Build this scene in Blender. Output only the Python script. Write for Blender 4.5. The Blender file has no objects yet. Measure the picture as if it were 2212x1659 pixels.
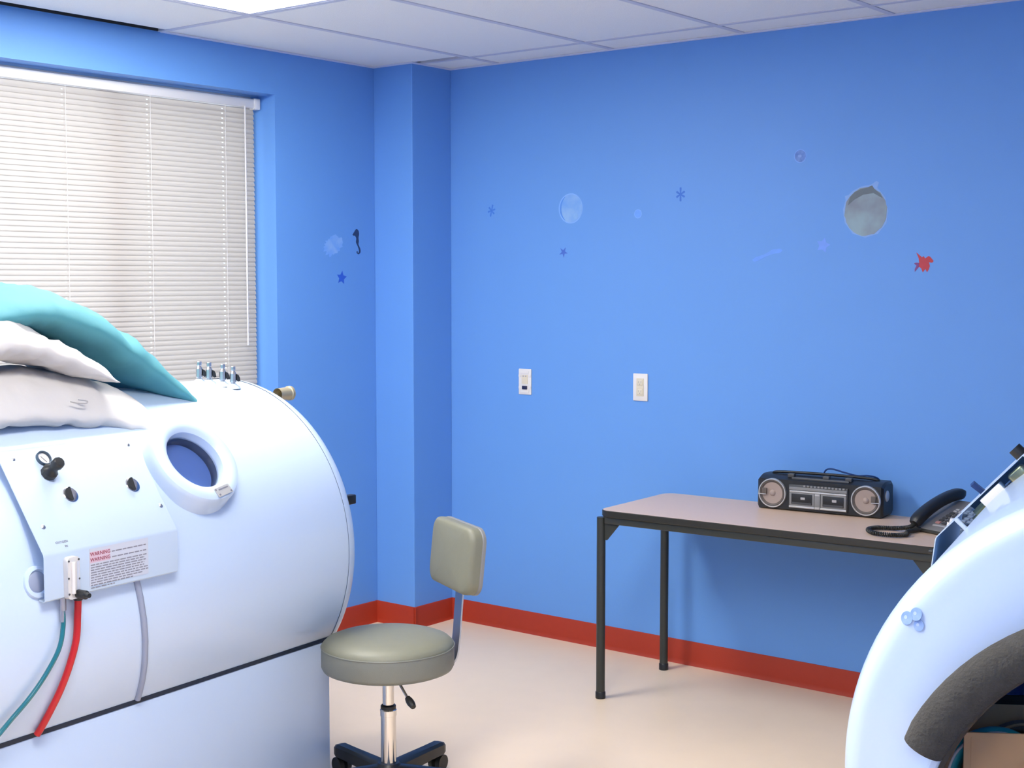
import bpy, bmesh, math, random
from mathutils import Vector, Matrix, noise
PI = math.pi
R = math.radians
C = bpy.context.scene.collection
sc = bpy.context.scene
random.seed(4)

# ------------------------------------------------------------------ camera, world, exposure
CAM = Vector((4.4728, -4.8848, 1.5704))
yaw, pitch = -0.6717, -0.0733
fw = Vector((math.sin(yaw) * math.cos(pitch), math.cos(yaw) * math.cos(pitch), math.sin(pitch)))
rt = Vector((math.cos(yaw), -math.sin(yaw), 0))
up = rt.cross(fw)
cd = bpy.data.cameras.new('camera')
cam = bpy.data.objects.new('camera', cd); C.objects.link(cam)
cd.sensor_fit = 'HORIZONTAL'; cd.sensor_width = 36; cd.lens = 36 * 3034.4 / 2212
cam.matrix_world = Matrix(((rt.x, up.x, -fw.x, CAM.x), (rt.y, up.y, -fw.y, CAM.y), (rt.z, up.z, -fw.z, CAM.z), (0, 0, 0, 1)))
cd.clip_start = 0.05
sc.camera = cam

w = bpy.data.worlds.new('sky'); sc.world = w; w.use_nodes = True
bg = w.node_tree.nodes['Background']
bg.inputs['Color'].default_value = (0.86, 0.93, 1.0, 1)
bg.inputs['Strength'].default_value = 1.7
TROFFER = 25.0
sc.view_settings.view_transform = 'Standard'; sc.view_settings.look = 'None'
sc.view_settings.gamma = 1; sc.view_settings.use_curve_mapping = False
sc.view_settings.exposure = 0.12
sc.cycles.use_denoising = True
sc.cycles.max_bounces = 10

# ------------------------------------------------------------------ materials
def mat(name, col, rough=0.5, metal=0.0, noise_amt=0.0, noise_scale=20.0, bump=0.0, bump_scale=80.0, spec=0.5, coat=0.0, emit=None):
    m = bpy.data.materials.new(name); m.use_nodes = True
    nt = m.node_tree; b = nt.nodes['Principled BSDF']
    c4 = (*col, 1)
    b.inputs['Base Color'].default_value = c4
    b.inputs['Roughness'].default_value = rough
    b.inputs['Metallic'].default_value = metal
    b.inputs['Specular IOR Level'].default_value = spec
    if coat: b.inputs['Coat Weight'].default_value = coat
    if emit:
        b.inputs['Emission Color'].default_value = (*emit[0], 1); b.inputs['Emission Strength'].default_value = emit[1]
    if noise_amt or bump:
        tc = nt.nodes.new('ShaderNodeTexCoord')
    if noise_amt:
        n = nt.nodes.new('ShaderNodeTexNoise'); n.inputs['Scale'].default_value = noise_scale; n.inputs['Detail'].default_value = 5
        nt.links.new(tc.outputs['Object'], n.inputs['Vector'])
        mx = nt.nodes.new('ShaderNodeMix'); mx.data_type = 'RGBA'
        mx.inputs['A'].default_value = tuple(max(0, c * (1 - noise_amt)) for c in col) + (1,)
        mx.inputs['B'].default_value = tuple(min(1, c * (1 + noise_amt)) for c in col) + (1,)
        nt.links.new(n.outputs['Fac'], mx.inputs['Factor']); nt.links.new(mx.outputs['Result'], b.inputs['Base Color'])
    if bump:
        n2 = nt.nodes.new('ShaderNodeTexNoise'); n2.inputs['Scale'].default_value = bump_scale; n2.inputs['Detail'].default_value = 4
        nt.links.new(tc.outputs['Object'], n2.inputs['Vector'])
        bp = nt.nodes.new('ShaderNodeBump'); bp.inputs['Strength'].default_value = bump; bp.inputs['Distance'].default_value = 0.01
        nt.links.new(n2.outputs['Fac'], bp.inputs['Height']); nt.links.new(bp.outputs['Normal'], b.inputs['Normal'])
    return m

M = {}
M['wall'] = mat('blue_wall_paint', (0.132, 0.330, 0.745), 0.55, noise_amt=0.02, noise_scale=3, bump=0.04, bump_scale=250)
M['floor'] = mat('cream_vinyl', (0.88, 0.69, 0.49), 0.35, noise_amt=0.03, noise_scale=9, bump=0.02, bump_scale=120, spec=0.35)
M['base'] = mat('red_rubber', (0.40, 0.032, 0.008), 0.6, noise_amt=0.06, noise_scale=30)
M['tile'] = mat('acoustic_tile', (0.90, 0.89, 0.87), 0.95, noise_amt=0.05, noise_scale=220, bump=0.25, bump_scale=400)
M['tbar'] = mat('ceiling_grid_paint', (0.62, 0.62, 0.70), 0.5)
M['angle'] = mat('ceiling_angle_paint', (0.72, 0.73, 0.86), 0.5)
M['plenum'] = mat('dark_plenum', (0.03, 0.03, 0.035), 0.9)
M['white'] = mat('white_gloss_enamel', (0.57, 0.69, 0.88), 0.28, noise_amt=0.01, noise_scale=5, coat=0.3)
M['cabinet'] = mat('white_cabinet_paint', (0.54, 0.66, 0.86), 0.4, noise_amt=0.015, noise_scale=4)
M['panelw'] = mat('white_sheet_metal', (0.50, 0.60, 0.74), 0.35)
M['gapline'] = mat('navy_gap', (0.004, 0.013, 0.035), 0.5)
M['interior'] = mat('navy_blue_lining', (0.24, 0.42, 0.80), 0.7, noise_amt=0.08, noise_scale=12)
M['portblue'] = mat('porthole_blue', (0.085, 0.17, 0.46), 0.6, noise_amt=0.12, noise_scale=25)
M['shade_sleeve'] = mat('navy_shade_sleeve', (0.012, 0.03, 0.09), 0.4)
M['slate'] = mat('slate_blue_plate', (0.05, 0.085, 0.13), 0.45)
M['chrome'] = mat('chrome', (0.72, 0.70, 0.69), 0.12, metal=1)
M['steel'] = mat('brushed_steel', (0.50, 0.50, 0.52), 0.32, metal=1)
M['brass'] = mat('brass', (0.62, 0.45, 0.18), 0.3, metal=1)
M['brassn'] = mat('old_brass_cap', (0.55, 0.47, 0.30), 0.4, metal=0.6)
M['black'] = mat('black_plastic', (0.012, 0.013, 0.014), 0.4)
M['blackm'] = mat('black_table_edge', (0.020, 0.020, 0.016), 0.45, noise_amt=0.1, noise_scale=60)
M['legm'] = mat('charcoal_powder_coat', (0.030, 0.033, 0.028), 0.42)
M['foam'] = mat('grey_black_foam', (0.060, 0.056, 0.048), 0.95, noise_amt=0.35, noise_scale=40, bump=0.5, bump_scale=160)
M['laminate'] = mat('taupe_laminate', (0.72, 0.52, 0.38), 0.38, noise_amt=0.03, noise_scale=90)
M['vinyl'] = mat('grey_green_vinyl', (0.195, 0.192, 0.138), 0.5, noise_amt=0.04, noise_scale=40, bump=0.05, bump_scale=300)
M['vinylside'] = mat('grey_vinyl_band', (0.195, 0.20, 0.17), 0.5, noise_amt=0.04, noise_scale=40, bump=0.05, bump_scale=300)
M['greyp'] = mat('grey_plastic', (0.22, 0.22, 0.22), 0.45)
M['silver'] = mat('silver_plastic', (0.60, 0.59, 0.57), 0.28, metal=0.5)
M['dgrey'] = mat('dark_grey_plastic', (0.06, 0.062, 0.065), 0.4)
M['cone'] = mat('taupe_speaker_cone', (0.36, 0.28, 0.24), 0.6)
M['conerim'] = mat('brown_speaker_surround', (0.11, 0.09, 0.08), 0.6)
M['phoneg'] = mat('phone_grey', (0.20, 0.19, 0.185), 0.5)
M['phonekey'] = mat('phone_key_dark', (0.06, 0.06, 0.062), 0.5)
M['phonelight'] = mat('phone_label_grey', (0.42, 0.41, 0.41), 0.5)
M['pinkkey'] = mat('phone_pink_key', (0.45, 0.22, 0.20), 0.5)
M['lcd'] = mat('lcd_blue_grey', (0.07, 0.10, 0.15), 0.2)
M['teal'] = mat('teal_cotton', (0.075, 0.285, 0.33), 0.75, noise_amt=0.05, noise_scale=8, bump=0.08, bump_scale=35)
M['linen'] = mat('white_cotton', (0.62, 0.59, 0.57), 0.85, bump=0.14, bump_scale=22)
M['thread'] = mat('grey_seam', (0.35, 0.33, 0.32), 0.8)
M['redhose'] = mat('red_hose', (0.55, 0.012, 0.018), 0.35)
M['greenhose'] = mat('teal_green_hose', (0.012, 0.16, 0.20), 0.2, coat=0.5)
M['greyhose'] = mat('grey_tubing', (0.30, 0.34, 0.46), 0.35)
M['ivory'] = mat('ivory_plastic', (0.74, 0.66, 0.50), 0.4)
M['ivory2'] = mat('pale_plastic', (0.80, 0.76, 0.72), 0.4)
M['navyp'] = mat('navy_plastic', (0.012, 0.014, 0.06), 0.4)
M['ink'] = mat('grey_print', (0.16, 0.16, 0.20), 0.6)
M['inkp'] = mat('small_print_ink', (0.24, 0.24, 0.29), 0.6)
M['inkl'] = mat('light_grey_print', (0.42, 0.40, 0.41), 0.6)
M['inkred'] = mat('dull_red_print', (0.27, 0.03, 0.06), 0.6)
M['pink'] = mat('pink_label_band', (0.64, 0.47, 0.56), 0.5)
M['label'] = mat('label_film', (0.56, 0.59, 0.68), 0.4)
M['card'] = mat('cardboard', (0.62, 0.36, 0.17), 0.85, noise_amt=0.08, noise_scale=14)
M['tealtube'] = mat('teal_tubing', (0.015, 0.30, 0.32), 0.35)
M['tan'] = mat('tan_tubing', (0.42, 0.26, 0.14), 0.5)
M['blackstrip'] = mat('black_felt', (0.012, 0.010, 0.008), 0.9)
M['lilac'] = mat('white_vinyl_frame', (0.80, 0.74, 0.70), 0.5)
M['darkblue'] = mat('dark_blue_plastic', (0.01, 0.04, 0.16), 0.4)

def slat_mat():
    m = bpy.data.materials.new('translucent_white_slat'); m.use_nodes = True
    nt = m.node_tree; nt.nodes.clear()
    o = nt.nodes.new('ShaderNodeOutputMaterial'); mx = nt.nodes.new('ShaderNodeMixShader')
    d = nt.nodes.new('ShaderNodeBsdfDiffuse'); t = nt.nodes.new('ShaderNodeBsdfTranslucent')
    d.inputs['Color'].default_value = (0.46, 0.44, 0.425, 1); t.inputs['Color'].default_value = (0.82, 0.72, 0.62, 1)
    mx.inputs[0].default_value = 0.38
    nt.links.new(d.outputs[0], mx.inputs[1]); nt.links.new(t.outputs[0], mx.inputs[2]); nt.links.new(mx.outputs[0], o.inputs[0])
    return m
M['slat'] = slat_mat()
def pane_mat(name, tint=(0.95, 0.97, 1.0), gloss=0.08, rough=0.02):
    m = bpy.data.materials.new(name); m.use_nodes = True
    nt = m.node_tree; nt.nodes.clear()
    o = nt.nodes.new('ShaderNodeOutputMaterial'); mx = nt.nodes.new('ShaderNodeMixShader')
    t = nt.nodes.new('ShaderNodeBsdfTransparent'); g = nt.nodes.new('ShaderNodeBsdfGlossy')
    t.inputs['Color'].default_value = (*tint, 1); g.inputs['Roughness'].default_value = rough
    lw = nt.nodes.new('ShaderNodeLayerWeight'); lw.inputs[0].default_value = 0.5
    pw_ = nt.nodes.new('ShaderNodeMath'); pw_.operation = 'POWER'; pw_.inputs[1].default_value = 4.0
    ma = nt.nodes.new('ShaderNodeMath'); ma.operation = 'MULTIPLY_ADD'; ma.inputs[1].default_value = 0.55; ma.inputs[2].default_value = 0.035
    nt.links.new(lw.outputs['Facing'], pw_.inputs[0]); nt.links.new(pw_.outputs[0], ma.inputs[0]); nt.links.new(ma.outputs[0], mx.inputs[0])
    nt.links.new(t.outputs[0], mx.inputs[1]); nt.links.new(g.outputs[0], mx.inputs[2]); nt.links.new(mx.outputs[0], o.inputs[0])
    return m
M['glass'] = pane_mat('clear_glass')
M['acrylic'] = pane_mat('blue_tinted_acrylic', (0.80, 0.90, 1.0))
M['clearp'] = mat('clear_flowmeter_acrylic', (0.66, 0.64, 0.63), 0.15)
M['lamp'] = mat('lit_diffuser', (0.9, 0.9, 0.9), 0.5, emit=((1.0, 0.97, 0.92), TROFFER))

# ------------------------------------------------------------------ mesh helpers
def obj(name, bm, m, parent=None, smooth=40, loc=None, rot=None):
    me = bpy.data.meshes.new(name)
    if isinstance(bm, bmesh.types.BMesh):
        bmesh.ops.recalc_face_normals(bm, faces=bm.faces[:])
        bm.to_mesh(me); bm.free()
    else:
        me.from_pydata(*bm); me.update()
    if smooth:
        me.shade_smooth(); me.set_sharp_from_angle(angle=R(smooth))
    me.materials.append(m)
    o = bpy.data.objects.new(name, me); C.objects.link(o)
    if parent: o.parent = parent
    if loc is not None: o.location = loc
    if rot is not None: o.rotation_euler = rot
    return o
def tag(o, label=None, cat=None, group=None, kind=None):
    if label: o['label'] = label
    if cat: o['category'] = cat
    if group: o['group'] = group
    if kind: o['kind'] = kind
    return o
def thing(name, label, cat, loc=(0, 0, 0), rotz=0, group=None):
    o = bpy.data.objects.new(name, None); C.objects.link(o)
    o.location = loc; o.rotation_euler = (0, 0, rotz); o.empty_display_size = 0.05
    return tag(o, label, cat, group)
def B(): return bmesh.new()
def box(bm, lo, hi, mtx=None, bevel=0, seg=2):
    t = bmesh.new()
    lo, hi = Vector(lo), Vector(hi)
    c = (lo + hi) / 2; s = hi - lo
    bmesh.ops.create_cube(t, size=1, matrix=Matrix.Translation(c) @ Matrix.Diagonal((abs(s.x), abs(s.y), abs(s.z), 1)))
    if bevel: bmesh.ops.bevel(t, geom=t.edges[:], offset=bevel, segments=seg, profile=0.5, affect='EDGES')
    return join(bm, t, mtx)
def join(bm, t, mtx=None):
    if mtx is not None: bmesh.ops.transform(t, matrix=mtx, verts=t.verts[:])
    me = bpy.data.meshes.new('tmp'); t.to_mesh(me); t.free(); bm.from_mesh(me); bpy.data.meshes.remove(me)
    return bm
def frame_of(d):
    d = Vector(d).normalized()
    a = Vector((0, 0, 1)) if abs(d.z) < 0.9 else Vector((1, 0, 0))
    x = a.cross(d).normalized(); y = d.cross(x)
    return x, y, d
def rod(bm, p0, p1, r0, r1=None, seg=20, caps=True):
    r1 = r0 if r1 is None else r1
    p0, p1 = Vector(p0), Vector(p1); x, y, d = frame_of(p1 - p0)
    a = [bm.verts.new(p0 + r0 * (math.cos(2 * PI * i / seg) * x + math.sin(2 * PI * i / seg) * y)) for i in range(seg)]
    b = [bm.verts.new(p1 + r1 * (math.cos(2 * PI * i / seg) * x + math.sin(2 * PI * i / seg) * y)) for i in range(seg)]
    for i in range(seg): bm.faces.new((a[i], a[(i + 1) % seg], b[(i + 1) % seg], b[i]))
    if caps: bm.faces.new(a[::-1]); bm.faces.new(b)
    return bm
def lathe(bm, prof, origin=(0, 0, 0), axis=(0, 0, 1), seg=32, closed_ends=True):
    """prof: list of (radius, height along axis)"""
    o = Vector(origin); x, y, d = frame_of(axis); rings = []
    for r, h in prof:
        if r < 1e-6: rings.append([bm.verts.new(o + d * h)])
        else: rings.append([bm.verts.new(o + d * h + r * (math.cos(2 * PI * i / seg) * x + math.sin(2 * PI * i / seg) * y)) for i in range(seg)])
    for p, q in zip(rings, rings[1:]):
        for i in range(seg):
            j = (i + 1) % seg
            if len(p) == 1 and len(q) == 1: continue
            if len(p) == 1: bm.faces.new((p[0], q[j], q[i]))
            elif len(q) == 1: bm.faces.new((p[i], p[j], q[0]))
            else: bm.faces.new((p[i], p[j], q[j], q[i]))
    if closed_ends:
        if len(rings[0]) > 1: bm.faces.new(rings[0][::-1])
        if len(rings[-1]) > 1: bm.faces.new(rings[-1])
    return bm
def catmull(pts, n=8):
    P = [Vector(p) for p in pts]; P = [2 * P[0] - P[1]] + P + [2 * P[-1] - P[-2]]
    out = []
    for i in range(1, len(P) - 2):
        for k in range(n):
            t = k / n
            a, b, c, d = P[i - 1], P[i], P[i + 1], P[i + 2]
            out.append(0.5 * ((2 * b) + (c - a) * t + (2 * a - 5 * b + 4 * c - d) * t * t + (3 * b - a - 3 * c + d) * t ** 3))
    out.append(P[-2]); return out
def tube(bm, pts, r, seg=10, closed=False, caps=True):
    n = len(pts); rings = []; px_ = None
    for i, p in enumerate(pts):
        if closed: d = (pts[(i + 1) % n] - pts[i - 1])
        else: d = pts[min(i + 1, n - 1)] - pts[max(i - 1, 0)]
        d = d.normalized()
        if px_ is None: x = frame_of(d)[0]
        else:
            x = (px_ - d * px_.dot(d)); x.normalize()
        px_ = x; y = d.cross(x)
        rr = r(i / (n - 1)) if callable(r) else r
        rings.append([bm.verts.new(p + rr * (math.cos(2 * PI * k / seg) * x + math.sin(2 * PI * k / seg) * y)) for k in range(seg)])
    m = n if closed else n - 1
    for i in range(m):
        a, b = rings[i], rings[(i + 1) % n]
        for k in range(seg): bm.faces.new((a[k], a[(k + 1) % seg], b[(k + 1) % seg], b[k]))
    if caps and not closed: bm.faces.new(rings[0][::-1]); bm.faces.new(rings[-1])
    return bm
def prism(bm, pts, origin, ux, uy, depth):
    """extrude a 2-D outline (in ux, uy) by depth along ux x uy"""
    o, ux, uy = Vector(origin), Vector(ux), Vector(uy); n = ux.cross(uy)
    a = [bm.verts.new(o + ux * p[0] + uy * p[1]) for p in pts]
    b = [bm.verts.new(o + ux * p[0] + uy * p[1] + n * depth) for p in pts]
    k = len(pts)
    bm.faces.new(a[::-1]); bm.faces.new(b)
    for i in range(k): bm.faces.new((a[i], a[(i + 1) % k], b[(i + 1) % k], b[i]))
    return bm
def rrect(w_, h_, r, seg=5, cx=0, cy=0):
    out = []
    for sx, sy, a0 in ((1, 1, 0), (-1, 1, 90), (-1, -1, 180), (1, -1, 270)):
        for i in range(seg + 1):
            a = R(a0 + 90 * i / seg)
            out.append((cx + sx * (w_ / 2 - r) + r * math.cos(a), cy + sy * (h_ / 2 - r) + r * math.sin(a)))
    return out
def circle2(r, seg=28, cx=0, cy=0, ry=None):
    return [(cx + r * math.cos(2 * PI * i / seg), cy + (ry or r) * math.sin(2 * PI * i / seg)) for i in range(seg)]

# ------------------------------------------------------------------ room shell
XR, YB, H, TOP = 5.20, -6.00, 2.527, 2.78
WY0, WY1, WZ0, WZ1 = -2.75, -0.852, 0.95, 2.346          # window opening in the left wall
def struct(name, bm, m, parent=None, smooth=0):
    return tag(obj(name, bm, m, parent, smooth), kind='structure' if parent is None else None)
struct('floor', box(B(), (-0.25, YB - 0.15, -0.12), (XR + 0.15, 0.15, 0)), M['floor'])
bm = B()
box(bm, (-0.22, WY1, 0), (0, 0.15, TOP)); box(bm, (-0.22, YB - 0.15, 0), (0, WY0, TOP))
box(bm, (-0.22, WY0, 0), (0, WY1, WZ0)); box(bm, (-0.22, WY0, WZ1), (0, WY1, TOP))
struct('wall_left', bm, M['wall'])
struct('wall_back', box(B(), (0, 0, 0), (XR + 0.15, 0.15, TOP)), M['wall'])
struct('wall_right', box(B(), (XR, YB - 0.15, 0), (XR + 0.15, 0, TOP)), M['wall'])
struct('wall_front', box(B(), (0, YB - 0.15, 0), (XR, YB, TOP)), M['wall'])
struct('wall_corner', box(B(), (0, -0.26, 0), (0.2334, 0, TOP), bevel=0.003), M['wall'])
# red rubber cove base
def baseb(name, p0, p1, nrm):
    p0, p1, nrm = Vector(p0), Vector(p1), Vector(nrm)
    prof = [(0, 0), (0.012, 0), (0.007, 0.008), (0.0055, 0.02), (0.005, 0.094), (0.003, 0.0985), (0, 0.099)]
    bm = B(); a = [bm.verts.new(p0 + nrm * d + Vector((0, 0, h))) for d, h in prof]; b = [bm.verts.new(p1 + nrm * d + Vector((0, 0, h))) for d, h in prof]
    k = len(prof)
    for i in range(k): bm.faces.new((a[i], a[(i + 1) % k], b[(i + 1) % k], b[i]))
    bm.faces.new(a); bm.faces.new(b[::-1])
    struct(name, bm, M['base'], smooth=30)
baseb('baseboard_left', (0, YB, 0), (0, -0.26, 0), (1, 0, 0))
baseb('baseboard_corner_face', (0, -0.26, 0), (0.2454, -0.26, 0), (0, -1, 0))
baseb('baseboard_corner_side', (0.2334, -0.272, 0), (0.2334, 0, 0), (1, 0, 0))
baseb('baseboard_back', (0.2334, 0, 0), (XR, 0, 0), (0, -1, 0))
baseb('baseboard_right', (XR, YB, 0), (XR, 0, 0), (-1, 0, 0))
baseb('baseboard_front', (0, YB, 0), (XR, YB, 0), (0, 1, 0))
# suspended ceiling
ceil = struct('ceiling', box(B(), (-0.22, YB - 0.15, TOP), (XR + 0.15, 0.15, TOP + 0.1)), M['plenum'])
XS = [0, .5206, 1.1302, 1.7398, 2.3494, 2.9590, 3.5686, 4.1782, 4.7878, XR]
YS = [0, -.2132, -1.4324, -2.6516, -3.8708, -5.0900, YB]
LIGHTS = {(1, 2), (1, 4), (4, 3), (7, 5)}  # mid-room and far-corner panels are unseen, added to brighten chambers and floor
bm = B()
for x in XS[1:-1]: box(bm, (x - 0.0125, YB, H - 0.003), (x + 0.0125, 0, H + 0.03))
for y in YS[1:-1]: box(bm, (0.236 if y > -.25 else 0, y - 0.0125, H - 0.0025), (XR, y + 0.0125, H + 0.028))
tb = obj('grid_bar', bm, M['tbar'], ceil, 0); tb['kind'] = 'stuff'
for i in range(len(XS) - 1):
    for j in range(len(YS) - 1):
        if (i, j) in LIGHTS: continue
        x0, x1, y1, y0 = XS[i] + 0.002, XS[i + 1] - 0.002, YS[j] - 0.002, YS[j + 1] + 0.002
        if i == 0 and j == 0: x0 = 0.2365
        if i == 0 and j == 1: y1 = -0.262
        if i == 0 and j >= 2: x0 = 0.046                      # the tile that stops short of the wall: the dark gap
        obj('ceiling_tile', box(B(), (x0, y0, H + 0.0005), (x1, y1, H + 0.016)), M['tile'], ceil, 0)
n_ = 1
for lo, hi in (((0.2334, -0.022), (XR, 0)), ((0.2334, -0.26), (0.2554, -0.022)), ((0, -0.282), (0.2554, -0.26)), ((0, -1.4324), (0.022, -0.282)), ((XR - 0.022, YB), (XR, -0.022)), ((0, YB), (XR, YB + 0.022))):
    struct('trim_%d' % n_, box(B(), (*lo, H - 0.0045), (*hi, H - 0.0005)), M['angle']); n_ += 1
struct('trim_%d' % n_, box(B(), (0.0, YB, H - 0.001), (0.004, -1.4449, TOP)), M['plenum'])  # added dark strip: paints the shade inside the ceiling gap onto the wall top
# recessed fluorescent troffers
for k, (i, j) in enumerate(sorted(LIGHTS)):
    x0, x1, y1, y0 = XS[i] + 0.013, XS[i + 1] - 0.013, YS[j] - 0.013, YS[j + 1] + 0.013
    lab = {(1, 2): 'lit white fluorescent ceiling panel above the pillows', 
           (1, 4): 'lit fluorescent ceiling panel on the pillow side behind the camera', (4, 3): 'added unseen lit ceiling panel in the middle of the room, above the frame', (7, 5): 'added unseen lit ceiling panel in the far corner behind the camera'}[(i, j)]
    t = thing('ceiling_light', lab, 'light', ((x0 + x1) / 2, (y0 + y1) / 2, H), 0, 'fluorescent ceiling panels')
    hx, hy = (x1 - x0) / 2, (y1 - y0) / 2
    bm = B()
    for lo, hi in (((-hx, -hy), (-hx + 0.018, hy)), ((hx - 0.018, -hy), (hx, hy)), ((-hx + 0.018, -hy), (hx - 0.018, -hy + 0.018)), ((-hx + 0.018, hy - 0.018), (hx - 0.018, hy))):
        box(bm, (*lo, -0.001), (*hi, 0.05))
    obj('frame', bm, M['angle'], t, 0)
    obj('diffuser', box(B(), (-hx + 0.018, -hy + 0.018, 0.003), (hx - 0.018, hy - 0.018, 0.009)), M['lamp'], t, 0)
    obj('housing', box(B(), (-hx + 0.002, -hy + 0.002, 0.05), (hx - 0.002, hy - 0.002, 0.09)), M['angle'], t, 0)

# window: frame, mullion, panes
bm = B(); fx0, fx1 = -0.205, -0.150
box(bm, (fx0, WY0, WZ0), (fx1, WY0 + 0.05, WZ1)); box(bm, (fx0, WY1 - 0.05, WZ0), (fx1, WY1, WZ1))
box(bm, (fx0, WY0 + 0.05, WZ0), (fx1, WY1 - 0.05, WZ0 + 0.05)); box(bm, (fx0, WY0 + 0.05, WZ1 - 0.05), (fx1, WY1 - 0.05, WZ1))
win = struct('window_1', bm, M['lilac'])
obj('mullion', box(B(), (fx0, -1.600, WZ0 + 0.05), (fx1, -1.535, WZ1 - 0.05)), M['lilac'], win, 0)
obj('pane', box(B(), (-0.180, -1.535, WZ0 + 0.05), (-0.176, WY1 - 0.05, WZ1 - 0.05)), M['glass'], win, 0)
obj('pane', box(B(), (-0.180, WY0 + 0.05, WZ0 + 0.05), (-0.176, -1.600, WZ1 - 0.05)), M['glass'], win, 0)
# horizontal blind
XB = -0.100; SY0, SY1 = WY0 + 0.03, -0.884
bl = thing('window_blind', 'closed white horizontal slat blind hanging in the window recess', 'blind', (XB, (SY0 + SY1) / 2, WZ0))
def L(bm_): return bm_
off = Vector((XB, (SY0 + SY1) / 2, WZ0))
def bobj(name, bm, m, smooth=40):
    bmesh.ops.translate(bm, vec=-off, verts=bm.verts[:]); return obj(name, bm, m, bl, smooth)
bm = B(); box(bm, (XB - 0.014, SY0 - 0.02, 2.293), (XB + 0.016, WY1 - 0.012, 2.330), bevel=0.003)
box(bm, (XB - 0.016, WY1 - 0.040, 2.288), (XB + 0.020, WY1 - 0.008, 2.334), bevel=0.004)
bobj('headrail', bm, M['ivory2'])
CORDS = [-2.20, -1.808, -1.427, -1.052]
pitch_s, wid, tilt, curve = 0.0198, 0.0250, R(68), 0.0022
def slat_mesh():
    cols = [SY0]
    for c in CORDS: cols += [c - 0.0038, c + 0.0038]
    cols.append(SY1)
    rows = [-1, -0.62, -0.2, 0.2, 0.62, 1]
    verts, faces = [], []
    for y in cols:
        for t in rows:
            a = t * wid / 2; sag = curve * (1 - t * t)
            # lower edge swings into the room
            verts.append((math.cos(tilt) * -a + math.sin(tilt) * sag, y - off.y, math.sin(tilt) * a + math.cos(tilt) * sag))
    k = len(rows)
    for i in range(len(cols) - 1):
        hole = i % 2 == 1
        for j in range(k - 1):
            if hole and j == 2: continue
            faces.append((i * k + j, i * k + j + 1, (i + 1) * k + j + 1, (i + 1) * k + j))
    return verts, [], faces
s0 = None; z = 2.277
while z > WZ0 + 0.06:
    if s0 is None: s0 = obj('slat', slat_mesh(), M['slat'], bl, 60); o = s0
    else: o = s0.copy(); C.objects.link(o); o.parent = bl
    o.location = (0, 0, z - off.z); z -= pitch_s
bobj('bottom_rail', box(B(), (XB - 0.012, SY0, WZ0 + 0.025), (XB + 0.012, SY1, WZ0 + 0.045), bevel=0.003), M['ivory2'])
for c in CORDS:
    bobj('ladder_cord', rod(B(), (XB + 0.0125, c + 0.008, WZ0 + 0.03), (XB + 0.0125, c + 0.008, 2.295), 0.0009, seg=6), M['ivory2'])
bobj('tilt_wand', rod(B(), (XB + 0.020, -0.945, 1.30), (XB + 0.0195, -0.945, 2.298), 0.0035, seg=8), M['ivory2'])

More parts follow.
